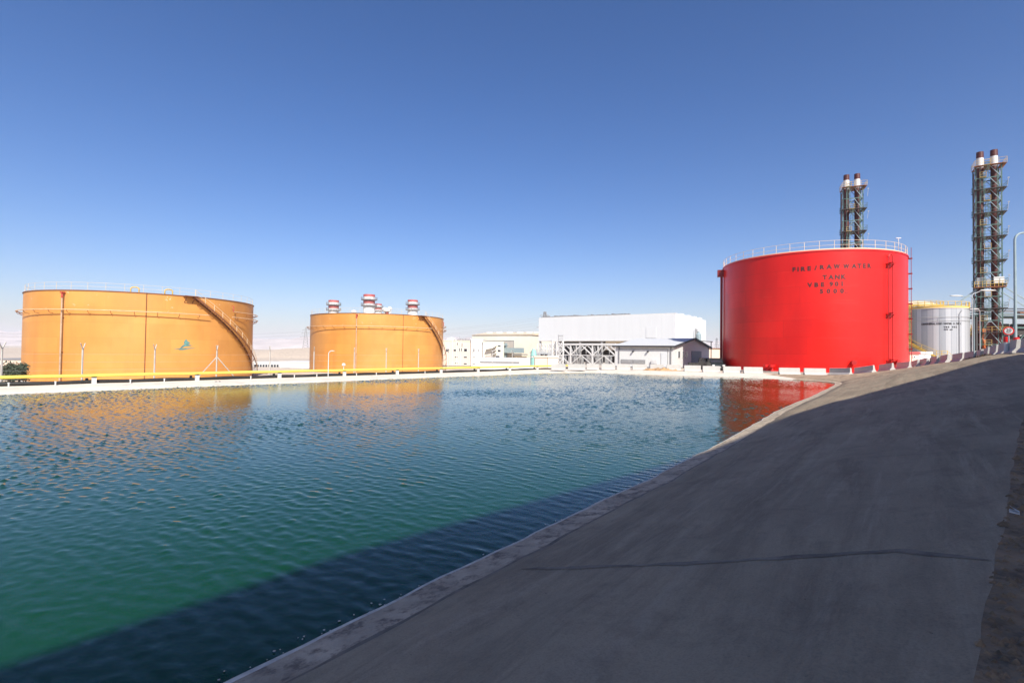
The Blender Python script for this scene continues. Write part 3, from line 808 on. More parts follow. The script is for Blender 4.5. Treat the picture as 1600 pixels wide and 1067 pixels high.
def red_tank():
    cx, cy, R, zb, zt = 41.31, 69.71, 11.0, -1.95, 12.6
    H = zt-zb
    t = thing('water_tank', 'tall bright red fire water tank with black stencilled lettering, right of centre', 'storage tank', (cx, cy, zb))
    prof = [(R, 0)]
    part(MB().lathe((0,0,0), [(R,0),(R,H)], 160), 'shell', M['red'], t)
    part(MB().lathe((0,0,0), [(R+.35,-.4),(R+.35,.06),(R,.08)], 96), 'foundation_ring', M['redpaint'], t)
    part(MB().lathe((0,0,0), [(R+.07,H-.12),(R+.07,H+.05),(R-.2,H+.06),(0,H+.9)], 160), 'roof', M['redpaint'], t)
    rl = MB(); rail_ring(rl, rl, R-.1, H+.06, 1.08, 44, .02)
    rl.lathe((0,0,0), [(R-.08,H+.06),(R-.08,H+.2)], 96)
    part(rl, 'top_railing', M['palerail'], t)
    a = lambda px, py: (lambda q: (q[0], q[1]-zb))(phi_at(px, py, cx, cy, R))
    L = []
    def put(s, xs, ys, hh):
        for ch, x, y in zip(s, xs, ys):
            aa, z = a(x, y); L.append((ch, aa, z, hh, .4))
    put('FIRE/RAWWATER', (1240.5,1247,1254.3,1264.2,1274.5,1284,1295.5,1307.5,1322.3,1334.5,1342.8,1350.3,1357.8), (421.2,420.8,420.3,419.6,418.8,417.6,416.8,416.3,416,415.7,415.6,415.5,415.4), .5)
    put('TANK', (1288.7,1298.4,1308.3,1317.3), (433.3,433,432.8,432.5), .5)
    put('VBE901', (1265.3,1275.3,1285.1,1298.8,1307.2,1315.8), (445.4,445,444.5,443.9,443.6,443.3), .5)
    put('5000', (1283.6,1294.5,1305.0,1315.6), (455.3,454.9,454.7,454.5), .5)
    a2, z2 = a(1320.5, 457); a3, z3 = a(1325.5, 457)
    L.append(('m3', (a2+a3)/2, z2, .14, .2))
    text_on_cyl(t, 'stencilled_lettering', L, R+.02, M['letter'])
    # twin riser on the right of the front
    for k, px in enumerate((1384.3, 1390.7)):
        aa, z = a(px, 480); c, s_ = math.cos(aa), math.sin(aa)
        part(MB().tube([((R+.3)*c,(R+.3)*s_,.5),((R+.3)*c,(R+.3)*s_,H-.75)], .055, 8), 'riser_pipe', M['darkred3'], t)
    aa0, _ = a(1384.3, 480); aa1, _ = a(1390.7, 480); am = (aa0+aa1)/2
    arch = MB(); arch.tube([((R+.3)*math.cos(u), (R+.3)*math.sin(u), H-.75+.3*math.sin(PI*(u-aa0)/(aa1-aa0))) for u in np.linspace(aa0, aa1, 9)], .055, 8)
    part(arch, 'riser_head', M['darkred3'], t)
    for py in (413, 491.5, 564):
        _, z = a(1387, py); b = MB()
        b.box(((R+.3)*math.cos(am), (R+.3)*math.sin(am), z), (.6, .75, .08), am)
        b.box(((R+.25)*math.cos(am+.035), (R+.25)*math.sin(am+.035), z+.2), (.5, .5, .07), am)
        for u in (aa0, aa1): b.tube([(R*math.cos(u), R*math.sin(u), z-.45), ((R+.5)*math.cos(u), (R+.5)*math.sin(u), z)], .05, 5)
        part(b, 'riser_bracket', M['darkred3'], t)
    # manhole, drain valves
    for px, py, rr, nm in ((1331.3, 566.5, .30, 'manhole'), (1397, 566, .35, 'manhole')):
        aa, z = a(px, py); c, s_ = math.cos(aa), math.sin(aa)
        part(MB().tube([(R*c,R*s_,z),((R+.5)*c,(R+.5)*s_,z)], rr*.82, 20).tube([((R+.42)*c,(R+.42)*s_,z),((R+.55)*c,(R+.55)*s_,z)], rr, 20), nm, M['darkred3'], t)
    for px in (1201.5, 1209.5):
        aa, z = a(px, 573); c, s_ = math.cos(aa), math.sin(aa)
        part(MB().tube([(R*c,R*s_,.6),((R+.6)*c,(R+.6)*s_,.6),((R+.6)*c,(R+.6)*s_,-.1)], .17, 10).tube([((R+.75)*c,(R+.75)*s_,.75),((R+.75)*c,(R+.75)*s_,.45)], .3, 12), 'drain_valve', M['redpaint'], t)
    # overflow pipe down the left edge
    aa = phi_at(1131, 500, cx, cy, R)[0] - .06; c, s_ = math.cos(aa), math.sin(aa)
    part(MB().tube([((R+.25)*c,(R+.25)*s_,-.3),((R+.25)*c,(R+.25)*s_,H-1.1)], .17, 12).box(((R+.35)*c,(R+.35)*s_,H-.8),(.9,.7,1.0),aa), 'overflow_pipe', M['darkred'], t)
    # ladder down the right edge
    lad = MB(); aa = phi_at(1418, 500, cx, cy, R)[0] + .12; c, s_ = math.cos(aa), math.sin(aa)
    for dv in (-.25, .25):
        lad.tube([((R+.28)*c - dv*s_,(R+.28)*s_ + dv*c, 0),((R+.28)*c - dv*s_,(R+.28)*s_ + dv*c, H+1.1)], .03, 5)
    z = .2
    while z < H+.9:
        lad.bar(((R+.28)*c+.25*s_,(R+.28)*s_-.25*c,z), ((R+.28)*c-.25*s_,(R+.28)*s_+.25*c,z), .03); z += .3
    for z in np.arange(1, H, 1.9): lad.box(((R+.2)*c,(R+.2)*s_,z), (.4,.34,.14), aa)
    part(lad, 'ladder', M['darkred'], t)
    # roof mast
    am2 = phi_at(1410, 390, cx, cy, R)[0]; c, s_ = math.cos(am2), math.sin(am2)
    part(MB().tube([((R-.4)*c,(R-.4)*s_,H),((R-.4)*c,(R-.4)*s_,H+1.9)], .04, 6).bar(((R-.4)*c-.3,(R-.4)*s_,H+1.9),((R-.4)*c+.3,(R-.4)*s_,H+1.9),.1,.08), 'roof_lamp', M['lightsteel'], t)
M['letter'] = mat('black_stencil_paint', (.06,.008,.008), .6, var=.4, scale=6)
red_tank()

# pad round the red tank and slab in front
pad = MB().lathe((41.31,69.71,0), [(12.2,-2.6),(12.2,-2.02),(11.3,-2.0)], 80)
tag(pad.build('tank_pad', M['pad']), None, None, kind='structure')

def silver_tank(name, label, cx, cy, R, zb, zt, stair=None, text=True, ladder=None, rings=(0.8,0.86), group=None, dome=.7):
    H = zt-zb
    t = thing(name, label, 'storage tank', (cx, cy, zb), group=group)
    part(MB().lathe((0,0,0), [(R,0),(R,H)], 96), 'shell', M['silver'], t)
    part(MB().lathe((0,0,0), [(R+.1,H-.03),(R+.1,H+.12),(R-.2,H+.13),(R*.5,H+dome*.75),(0,H+dome)], 96), 'roof', M['palerail'], t)
    rl = MB(); rail_ring(rl, rl, R-.02, H+.12, 1.05, 26, .04)
    rl.lathe((0,0,0), [(R+.03,H+.12),(R+.03,H+.4)], 72)
    part(rl, 'top_railing', M['yellowrail'], t)
    r = MB().tube([((R+.18)*math.cos(-2.2),(R+.18)*math.sin(-2.2),H*min(rings)),((R+.18)*math.cos(-2.2),(R+.18)*math.sin(-2.2),H*max(rings))], .03, 5)
    for f in rings: r.tube([((R+.18)*math.cos(u),(R+.18)*math.sin(u),H*f) for u in np.linspace(0,2*PI,73)[:-1]], .035, 5, closed=True)
    part(r, 'spray_ring', M['steel'], t)
    return t, H
st, SH = silver_tank('storage_tank', 'ribbed silver storage tank with yellow top railing and stair, right of the red tank', 80, 94, 4.6, -2.2, 8.9)
def sa(px):
    q = phi_at(px, 510, 80, 94, 4.6)[0]
    return q if q < 0 else q-2*PI
ac = math.atan2(-94, -80)
text_on_cyl(st, 'stencilled_lettering', [('DEMINERALIZED WATER S.TANK', (sa(1441)+sa(1501))/2, SH*.745, .3, (sa(1501)-sa(1441))*4.6/25), ('VBE 902', (sa(1476)+sa(1494))/2, SH*.69, .28, .3), ('500 m3', (sa(1476)+sa(1487))/2, SH*.65, .24, .22)], 4.63, M['darkgrey'])
spiral_stair(st, 4.6, sa(1416)-.9, SH*.8, sa(1463), 2.4, .8, M['yellowrail'], rail_mat=M['yellowrail'], in_gap=.15, brackets=False)
spiral_stair(st, 4.6, sa(1477), 2.35, sa(1494), -.1+.3, .8, M['yellowrail'], in_gap=.15, brackets=False)
am = (sa(1463)+sa(1477))/2
lb = MB().box((5.15*math.cos(am),5.15*math.sin(am),2.35),(.95,1.5,.1),am)
for u in (sa(1463), am, sa(1477)): lb.bar((5.6*math.cos(u),5.6*math.sin(u),2.35),(5.6*math.cos(u),5.6*math.sin(u),3.4),.06)
for dz in (.5,1.0): lb.tube([(5.6*math.cos(u),5.6*math.sin(u),2.35+dz) for u in np.linspace(sa(1463),sa(1477),5)], .035, 5)
part(lb, 'stair_landing', M['yellowrail'], st)
# caged ladder at the left edge
lm = MB(); al = sa(1424); c, s_ = math.cos(al), math.sin(al)
for dv in (-.25,.25): lm.tube([(4.85*c-dv*s_,4.85*s_+dv*c,2),(4.85*c-dv*s_,4.85*s_+dv*c,SH+1)], .04, 5)
for z in np.arange(2.2, SH+.8, .35): lm.bar((4.85*c+.25*s_,4.85*s_-.25*c,z),(4.85*c-.25*s_,4.85*s_+.25*c,z),.04)
for z in np.arange(3.5, SH+1, .8): lm.tube([(4.85*c+.45*math.cos(u)*-s_+.7*max(0,math.sin(u))*c, 4.85*s_+.45*math.cos(u)*c+.7*max(0,math.sin(u))*s_, z) for u in np.linspace(0,PI,9)], .025, 4)
for u in (.5,1.2,1.9,2.6): lm.tube([(4.85*c+.45*math.cos(u)*-s_+.7*math.sin(u)*c, 4.85*s_+.45*math.cos(u)*c+.7*math.sin(u)*s_, z) for z in (3.5, SH+1)], .025, 4)
part(lm, 'caged_ladder', M['yellowrail'], st)
vp = MB(); av = sa(1498.5); vp.tube([(4.75*math.cos(av),4.75*math.sin(av),0),(4.75*math.cos(av),4.75*math.sin(av),SH*.9),(4.75*math.cos(av+.12),4.75*math.sin(av+.12),SH*.97)], .07, 6)
part(vp, 'riser_pipe', M['steel'], st)

p_ = at(1431, 500, 112)
silver_tank('storage_tank', 'domed pale storage tank half hidden behind the silver and red tanks', p_.x, 112, 4.8, -2.2, 11.0, dome=1.6)
p_ = at(1526, 520, 104)
silver_tank('storage_tank', 'small silver tank with yellow railing behind the thin lamp post', p_.x, 104, 2.1, -2.2, 5.6, dome=.3)
p_ = at(1523, 520, 96)
silver_tank('storage_tank', 'smallest silver tank, low beside the foot of the near twin stacks', p_.x, 96, 1.35, -2.2, 4.0, dome=.2, rings=(.5,.9))

# ------------------------------------------------------------------ twin stack towers
M['restdeck'] = mat('dull_yellow_platform', (.40,.28,.10), .6, var=.2)
def stack_tower(label, base, H, nlev, big=None, rot=0.0, low=False):
    """base: foot of the tower; H: height of the top platform; faces the camera along local -Y"""
    t = thing('stack_tower', label, 'chimney tower', base, rot, group='twin stack towers')
    W, D = 3.45, 2.4; hw, hd = W/2, D/2
    fr = MB()
    legs = [(-hw,-hd),(hw,-hd),(hw,hd),(-hw,hd),(-hw*.05,hd)]
    for x, y in legs[:4]: fr.bar((x,y,0),(x,y,H),.17)
    fr.bar((-hw+.6,-hd,0),(-hw+.6,-hd,H),.12); fr.bar((hw-.55,-hd,0),(hw-.55,-hd,H),.1)
    part(fr, 'leg_frame', M['greensteel'], t)
    dz = H/nlev
    for i in range(nlev+1):
        z = i*dz
        if z < .5: continue
        plat = (i % 2 == nlev % 2)
        b = MB()
        for y in (-hd, hd): b.bar((-hw,y,z),(hw,y,z),.14,.16)
        for x in (-hw, hw): b.bar((x,-hd,z),(x,hd,z),.14,.16)
        if plat:
            b.box((0,-hd-.35,z),(W+.5,.8,.1)); b.box((0,hd+.2,z),(W+.3,.6,.1)); b.box((0,0,z-.02),(1.1,D,.08))
            b.box((hw+.3,0,z),(.7,D+1,.1))
            b.bar((hw,-hd,z-.9),(hw+.6,-hd,z),.08); b.bar((hw,hd,z-.9),(hw+.6,hd,z),.08)
            g = part(b, 'platform', M['darksteel'] if i < nlev else M['rust'], t)
            r = MB()
            zz = 1.0
            path = [(-hw-.2,-hd-.72),(hw+.62,-hd-.72),(hw+.62,hd+.45),(-hw-.2,hd+.45)]
            for q in range(4):
                x0, y0 = path[q]; x1, y1 = path[(q+1) % 4]
                for f in (.5,1.0): r.bar((x0,y0,z+f),(x1,y1,z+f),.035)
                nn = 4
                for k in range(nn): r.bar((x0+(x1-x0)*k/nn,y0+(y1-y0)*k/nn,z),(x0+(x1-x0)*k/nn,y0+(y1-y0)*k/nn,z+1),.035)
            part(r, 'platform_railing', M['yellowrail'] if (i == nlev or i == 3) else M['greensteel'], g)
        else:
            part(b, 'ring_beam', M['greensteel'], t)
        # braces below the level, an inverted V on the front, crossing at the back
        v = MB()
        v.bar((hw-.1,-hd-.05,z-dz),(0.15,-hd-.05,z),.09); v.bar((-hw*.45,-hd-.05,z-dz*.62),(0.05,-hd-.05,z),.07)
        v.bar((hw,-hd,z-dz),(hw,hd,z),.08); v.bar((-hw,hd,z-dz),(-hw,-hd,z),.08); v.bar((-hw,hd,z-dz),(0,hd,z),.08); v.bar((hw,hd,z-dz),(0,hd,z),.08)
        part(v, 'brace', M['bluegrey'], t)
    # two flues
    for k, x in enumerate((-.9, 1.0)):
        s = part(MB().lathe((x,.25,0), [(.5,0),(.5,H+.1),(.0,H+.1)], 32), 'stack', M['maroon'], t)
        part(MB().lathe((x,.25,0), [(.56,H+.1),(.54,H+1.5),(.52,H+2.0),(.3,H+2.0)], 32), 'silencer', M['lightsteel'], s)
        part(MB().lathe((x,.25,0), [(.54,H+1.95),(.52,H+3.1),(.46,H+3.1),(.46,H+2.1)], 32), 'stack_cap', M['maroon'], s)
    # ladder run with cages and rest platforms up the left of the front
    z = 0; side = 0; seg = dz*2
    while z < H-1:
        x = -.35 - .55*side; y = -hd-.75
        z1 = min(z+seg, H)
        l = MB()
        for dv in (-.22,.22): l.bar((x+dv,y,z),(x+dv,y,z1+.6),.05)
        for zz in np.arange(z+.2, z1+.5, .33): l.bar((x-.22,y,zz),(x+.22,y,zz),.035)
        for zz in np.arange(z+1.2, z1+.6, .65): l.tube([(x+.36*math.cos(u), y-.62*math.sin(u), zz) for u in np.linspace(0,PI,7)], .025, 4)
        for u in (.6,1.57,2.5): l.bar((x+.36*math.cos(u), y-.62*math.sin(u), z+1.2),(x+.36*math.cos(u), y-.62*math.sin(u), z1+.5),.03)
        la = part(l, 'caged_ladder', M['greensteel'], t)
        rp = MB().box((x,y-.1,z1-.05),(.9,.8,.08))
        for f in (.4,.8): rp.bar((x-.45,y-.5,z1+f),(x+.45,y-.5,z1+f),.05); rp.bar((x+.45,y-.5,z1+f),(x+.45,y+.3,z1+f),.05)
        rp.bar((x-.45,y-.5,z1),(x-.45,y-.5,z1+.8),.05).bar((x+.45,y-.5,z1),(x+.45,y-.5,z1+.8),.05)
        part(rp, 'rest_platform', M['restdeck'], la)
        z = z1; side = 1-side
    # cable tray down the left corner
    part(MB().bar((-hw-.25,-hd,0),(-hw-.25,-hd,H-1.2),.22,.1), 'cable_tray', M['maroon'], t)
    # small lamps
    for i in range(1, nlev, 2):
        lm = MB(); lm.bar((hw+.62,-hd-.72,i*dz),(hw+.75,-hd-.8,i*dz+1.4),.05).box((hw+.75,-hd-.85,i*dz+1.45),(.22,.22,.16))
        part(lm, 'tower_lamp', M['steel'], t)
    if low:
        zp = big
        eq = MB().box((-1.15,-hd-.2,zp+.95),(1.2,.8,1.7)).box((-.2,-hd-.3,zp+.8),(.5,.6,1.3))
        part(eq, 'instrument_cabinet', M['steel'], t)
        part(MB().box((1.2,-hd-.3,zp+1.2),(1.35,.8,1.1)), 'instrument_cabinet', M['white'], t)
        deck = MB().box((0,-hd-.3,zp),(W+.8,1.5,.16)).tube([(hw*.3,-hd-.4,zp-.15),(hw+.5,-hd-.4,zp+.05)], .15, 6)
        dk = part(deck, 'deck', M['rust'], t)
        r = MB()
        for f in (.5,1.0): r.bar((-hw-.4,-hd-1.05,zp+f),(hw+.4,-hd-1.05,zp+f),.05)
        for k in range(9): r.bar((-hw-.4+(W+.8)*k/8,-hd-1.05,zp),(-hw-.4+(W+.8)*k/8,-hd-1.05,zp+1),.05)
        part(r, 'deck_railing', M['yellowrail'], dk)
        # large dark flue casing at the foot
        part(MB().box((.72,.5,4.2),(1.95,2.0,8.4)).box((.72,-.56,5.8),(2.05,.12,.2)).box((.72,-.56,2.8),(2.05,.12,.2)), 'flue_casing', M['maroon'], t)
        part(MB().box((-.65,-.8,3.6),(.45,.45,7.2)).tube([(-.65,-1.1,6.5),(-1.0,-1.1,5.6),(-.65,-1.1,4.8),(-.75,-1.1,1.0)], .16, 8), 'insulated_riser', M['orangepaint'], t)
        part(MB().tube([(-1.5,-1.1,2.4),(-.9,-1.3,2.4)], .42, 14), 'fan_housing', M['darkred'], t)
        part(MB().box((-1.3,.2,7.0),(1.0,1.4,2.6)).box((-1.3,-.55,8.5),(1.3,.3,.15)), 'duct_box', M['maroon'], t)
        # raking stays
        part(MB().bar((-hw,-hd,zp-.4),(-hw-3.6,-hd-.5,zp-3.6),.26), 'raking_stay', M['bluegrey'], t)
        part(MB().bar((hw,-hd,zp+.2),(hw+12,hd,zp-10.0),.16), 'raking_stay', M['bluegrey'], t)
        part(MB().bar((hw,-hd,zp-1.0),(hw+12,hd,zp-11.4),.16), 'raking_stay', M['bluegrey'], t)
    return t
b = at(1552, 548, 90)
zt_ = at(1552, 259, 90).z
stack_tower('nearer and larger twin stack tower, standing at the right edge of the plant', (b.x, 91, -1.9), zt_+1.9, 17, big=at(1547,449,90).z+1.9, rot=R_(-34), low=True)
b = at(1336, 380, 103)
zt_ = at(1336, 293, 103).z
stack_tower('farther twin stack tower rising behind the red tank', (b.x, 104, -1.9), zt_+1.9, 16, rot=R_(-24))

# ------------------------------------------------------------------ banded exhaust stacks behind the second orange tank
def hrsg(px, w_px, py_top, Y, label, rings=((.80,),(.62,))):
    c = at(px, py_top, Y); r = w_px/F_PX*Y/2; H = c.z+5.4
    t = thing('exhaust_stack', label, 'chimney', (c.x, Y, -5.4), group='banded exhaust stacks')
    part(MB().lathe((0,0,0), [(r,0),(r,H)], 40), 'shaft', M['white'], t)
    for f0, f1 in ((H-r*.4, H+.02), (H-r*1.65, H-r*1.1)):
        part(MB().lathe((0,0,0), [(r+.04,f0),(r+.04,f1),(r-.4,f1)], 40), 'red_band', M['redband'], t)
    for z in (H-r*.98, H-r*2.05):
        g = part(MB().lathe((0,0,0), [(r,z-.2),(r*1.42,z),(r*1.42,z+.25),(r,z+.25)], 40), 'gallery', M['midgrey'], t)
        rl = MB(); rail_ring(rl, rl, r*1.4, z+.2, 1.1, 16, .05)
        part(rl, 'gallery_railing', M['midgrey'], g)
    return t
hrsg(521.5, 15.5, 469.5, 250, 'banded red and white exhaust stack, leftmost behind the second orange tank')
hrsg(577, 17.5, 460.5, 235, 'tallest banded red and white exhaust stack, above the middle of the second orange tank')
hrsg(591, 11, 475, 330, 'small banded exhaust stack just right of the tallest one')
hrsg(645, 15.5, 469, 250, 'banded red and white exhaust stack, rightmost behind the second orange tank')
# vents beside them
for k, (px, py, s) in enumerate(((601,483,1.2),(605,485,1.6),(609,482,1.0),(553,487,1.2))):
    p = at(px, py, 200)
    t = thing('steam_vent', ['pair of slim pale vents right of the small banded stack','red topped relief vent right of the small banded stack','thin pale relief vent farthest right beside the small banded stack','short pale vent left of the tallest banded stack'][k], 'vent', (p.x, 200, -5.4))
    part(MB().tube([(0,0,0),(0,0,p.z+5.4)], .35*s, 10), 'vent_pipe', M['lightsteel'] if k != 1 else M['redband'], t)
    part(MB().lathe((0,0,p.z+4.6), [(.2,0),(.9*s,.5),(.9*s,1.1),(.3,1.5)], 14), 'vent_head', M['white'], t)

# ------------------------------------------------------------------ concrete barriers
def barrier_proto():
    o = barrier_mesh(2.9)
    return o
def barrier_mesh(L):
    # New Jersey profile, one side chamfered; a notch under the middle
    prof = [(-.30,0),(-.30,.09),(-.13,.30),(-.085,.78),(-.07,.80),(.07,.80),(.085,.78),(.13,.30),(.30,.09),(.30,0)]
    m = MB(); n = len(prof)
    xs = [-L/2, -L/2+.03, L/2-.03, L/2]; sc_ = [.93,1,1,.93]
    vs = []
    for x, s in zip(xs, sc_):
        for y, z in prof: vs.append((x, y*s, z if z < .5 or s == 1 else z-.02))
    fs = []
    for i in range(3):
        for k in range(n): fs.append((i*n+k, i*n+(k+1) % n, (i+1)*n+(k+1) % n, (i+1)*n+k))
    fs += [tuple(range(n))[::-1], tuple(range(3*n, 4*n))]
    m.add(vs, [f[::-1] for f in fs])
    # lifting hooks
    return m
brs = []   # (left end, right end, label)
ORD = ['first','second','third','fourth','fifth','sixth','seventh','eighth','ninth','tenth','eleventh','twelfth','thirteenth','fourteenth','fifteenth','sixteenth']
far = [(862,884,63.5),(888,915,64.5),(917,936,65.5),(940,961,66.5),(964,985,67.5),(988.5,1011,68.0),(1016,1037,67.5),(1041.5,1064,66.5),(1069,1095,64.5),(1098,1125,62.5),(1130,1157.5,61.0),(1162,1191.5,60),(1217,1249.5,58.6),(1256,1290,58.0)]
E0 = []
for i, (x0, x1, d) in enumerate(far):
    E0.append((Vector((rx(x0)*d, d, -2.26 if x0 > 900 else -2.3)), Vector((rx(x1)*(d-.3), d-.3, -2.26)), 'f', i))
SEEN = [(1296,1330),(1336,1366),(1375,1395),(1402,1422),(1424.7,1435.5),(1438.5,1449.5),(1454,1465.5),(1470,1483),(1489.5,1506),(1508.5,1525),(1527,1536),(1538.5,1547),(1549,1559.5),(1562.5,1574),(1577,1592),(1597,1622)]
for i, (x0, x1) in enumerate(SEEN):
    d = RAMP[i+1][1]; b = Vector((rx(x1)*d, d, RAMP[i+1][2]))
    az_v = math.atan2(b.x, b.y); perp = (rx(x1)-rx(x0))*d*math.cos(az_v)
    LB = 2.75
    az = az_v - math.asin(min(.95, perp/LB*1.02))
    a = b + Vector((math.sin(az)*LB, math.cos(az)*LB, 0))
    a.z = RAMP[i][2] if i else -2.2
    if i > 10: a.z = b.z - (b.z-RAMP[i][2])*.9
    E0.append((a, b, 'r', i))
protos = {}
hut_words = {}
for a, b, kind, i in E0:
    L = (b-a).length
    mid = (a+b)/2; d = b-a
    o = barrier_mesh(L).build('concrete_barrier', M['barrier'])
    yaw = math.atan2(d.y, d.x); pitch = -math.atan2(d.z, math.hypot(d.x, d.y))
    o.rotation_euler = (0, pitch, yaw + hsh(len(brs)+7).uniform(-.02,.02))
    o.location = mid
    if kind == 'f': lab = f'pale sunlit concrete barrier in the straight far bank row, {ORD[i]} from the left'
    elif i == 0: lab = 'concrete barrier before the red tank where the far row begins to turn'
    elif i < 4: lab = f'half shaded concrete barrier before the red tank, {ORD[i-1]} after the bend of the row'
    else: lab = f'grey shaded concrete barrier on the ramp, {ORD[len(SEEN)-1-i]} from the right picture edge'
    tag(o, lab, 'barrier', 'concrete barriers round the pond')
    brs.append(o)

# ------------------------------------------------------------------ yellow pipe, black hose, supports, posts and fence along the left bank
P0 = Vector((-28.7, 27.8)); Dp = Vector((.656,.755)).normalized(); Np = Vector((-Dp.y, Dp.x))   # Np points away from the water
def along(t, o=0): p = P0 + Dp*t + Np*o; return p
CZ = -2.33
def t_for(px, o, z=0):
    rxx = ray(px, 590)[0]; q = P0 + Np*o
    return (rxx*q.y - q.x)/(Dp.x - rxx*Dp.y)
tE = t_for(905, .1)
pts = []
for k in range(60):
    t = -12 + (tE+12)*k/59; p = along(t, .1); pts.append((p.x, p.y, CZ+.50+.01*math.sin(k*1.3)))
tag(MB().tube(pts, .098, 12).build('yellow_pipe', M['yellow']), 'long yellow pipe raised on white blocks along the left bank', 'pipe')
pts = []
for k in range(140):
    t = -12 + (tE+12)*k/139; p = along(t, .32+.05*math.sin(k*.4)); pts.append((p.x, p.y, CZ+.10+.02*math.sin(k*.83)))
tag(MB().tube(pts, .12, 8).build('black_hose', M['black']), 'black hose lying on the bank beneath the yellow pipe', 'hose')
pts = []
for k in range(80):
    t = -12 + (tE+12)*k/79; p = along(t, 1.0+.05*math.sin(k*.5)); pts.append((p.x, p.y, CZ+.42))
tag(MB().tube(pts, .03, 6).build('grey_conduit', M['steel']), 'thin grey conduit running just behind the yellow pipe', 'conduit')
sup_px = [-20,147,308,436.5,538,620.5,689,747,796.5,839.5,879]
for i, px in enumerate(sup_px):
    p = along(t_for(px, .05), .05)
    t = thing('pipe_support', ('white support block under the yellow pipe, %s from the left' % ORD[i-1]) if i else 'white support block under the yellow pipe beyond the left picture edge', 'pipe support', (p.x, p.y, CZ-.06), math.atan2(Dp.y, Dp.x), group='blocks carrying the yellow pipe')
    part(MB().box((0,0,.22),(.22,.2,.46)), 'block', M['white'], t)
    part(MB().box((0,.02,.462),(.24,.34,.025)).box((0,.15,.52),(.16,.03,.12)).bar((-.3,.3,.0),(-.3,.3,.4),.14), 'saddle', M['darksteel'], t)
def px_of(p):
    yy = p[1]*math.cos(PITCH)+p[2]*math.sin(PITCH); zz = -p[1]*math.sin(PITCH)+p[2]*math.cos(PITCH)
    u, v = F_PX*p[0]/yy, -F_PX*zz/yy
    return 800+u*math.cos(ROLL)-v*math.sin(ROLL)
# little white marker pegs on the crest
pegs = [14, 87, 204, 257, 392, 460, 495, 557, 588, 664]
for i, px in enumerate(pegs):
    p = along(t_for(px, -.45), -.45)
    tag(MB().bar((0,0,-.1),(0,0,.26),.05).bar((-.05,0,.27),(.05,0,.27),.06,.03).build('marker_peg', M['white'], loc=(p.x,p.y,CZ-.05)), f'short white marker peg in front of the yellow pipe, {ORD[i]} from the left', 'peg', 'marker pegs on the left bank')
# two dark stones on the kerb
for i, px in enumerate((337.5, 343)):
    p = along(t_for(px, -1.5), -1.5)
    bm = bmesh.new(); bmesh.ops.create_icosphere(bm, subdivisions=2, radius=.11)
    r = hsh(i); 
    for v in bm.verts: v.co *= r.uniform(.8,1.2); v.co.z *= .7
    me = bpy.data.meshes.new('stone'); bm.to_mesh(me); bm.free(); me.materials.append(M['darkgrey'])
    o = bpy.data.objects.new('stone', me); COL.objects.link(o); o.location = (p.x, p.y, CZ-.08)
    tag(o, ['left one of two dark stones on the pale kerb','right one of two dark stones on the pale kerb'][i], 'stone', 'dark stones on the kerb')
# fence
f0 = along(0, 1.6)
fence = thing('fence', 'wire fence of pale Y-topped posts behind the yellow pipe along the left bank', 'fence', (f0.x, f0.y, CZ-.1))
fpx = [-30, 128, 241, 338, 421, 490, 553, 603, 653.5, 700, 738, 769, 800, 828]
tops = []
for i, px in enumerate(fpx):
    t = t_for(px, 1.6) if px > -30 else t_for(128,1.6)-3.6
    p = along(t, 1.6); q = Vector((p.x-f0.x, p.y-f0.y, 0))
    m = MB().bar(q, q+Vector((0,0,2.2)), .07)
    dv = Vector((Np.x, Np.y, 0))*.30 + Vector((Dp.x, Dp.y, 0))*.16
    m.bar(q+Vector((0,0,2.18)), q+Vector((0,0,2.6))+dv, .045).bar(q+Vector((0,0,2.18)), q+Vector((0,0,2.6))-dv, .045)
    if px == 338:
        D3 = Vector((Dp.x, Dp.y, 0))
        for s in (-1,1): m.bar(q+Vector((0,0,1.75)), q+D3*s*1.25+Vector((0,0,.2)), .05)
    part(m, 'fence_post', M['post'], fence)
    tops.append(q)
wr = MB()
for z in (.4, .9, 1.4, 1.9):
    wr.bar(tops[0]+Vector((0,0,z)), tops[-1]+Vector((0,0,z)), .006)
part(wr, 'wire', M['steel'], fence)
# low lamps behind the fence
def lamp(label, px, py_foot, py_top, Y, arm, head, r=.05, zfoot=None, m='lightsteel', armrise=.15):
    """arm: signed reach in metres along +X (image right); head: length of the luminaire"""
    a = at(px, py_top, Y); z0 = zfoot if zfoot is not None else at(px, py_foot, Y).z
    t = thing('street_lamp', label, 'street lamp', (a.x, Y, z0), group='street lamps')
    H = a.z - z0
    sgn = 1 if arm > 0 else -1
    pts = [(0,0,0),(0,0,H-.35*abs(arm)**.5)]
    for k in range(1,7):
        u = k/6*PI/2; q = .35*abs(arm)**.5
        pts.append((sgn*q*(1-math.cos(u)), 0, H-q+q*math.sin(u)))
    if abs(arm) > .6: pts.append((arm, 0, H+armrise))
    part(MB().tube(pts, [r*1.3]+[r]*(len(pts)-2)+[r*.7], 8).lathe((0,0,0), [(r*2.2,0),(r*2.2,.1),(r,.14)], 10), 'pole', M[m], t)
    if head:
        e = Vector(pts[-1]); L = head
        hm = MB(); vs = []
        N = 8
        for k in range(N+1):
            f = k/N; ww = .16*L**.5*math.sin(PI*min(max(f*.85+.08,0),1))**.6; hh = ww*.45
            for j in range(10):
                u = 2*PI*j/10
                vs.append((e.x+sgn*(f*L-.1), e.y+ww*math.cos(u), e.z+.04+hh*math.sin(u)*(1.0 if math.sin(u) > 0 else .55)))
        fs = [(k*10+j, k*10+(j+1) % 10, (k+1)*10+(j+1) % 10, (k+1)*10+j) for k in range(N) for j in range(10)]
        fs += [tuple(range(10)), tuple(range(N*10, N*10+10))]
        hm.add(vs, fs, 0, True)
        part(hm, 'lamp_head', M['white'], t)
    return t
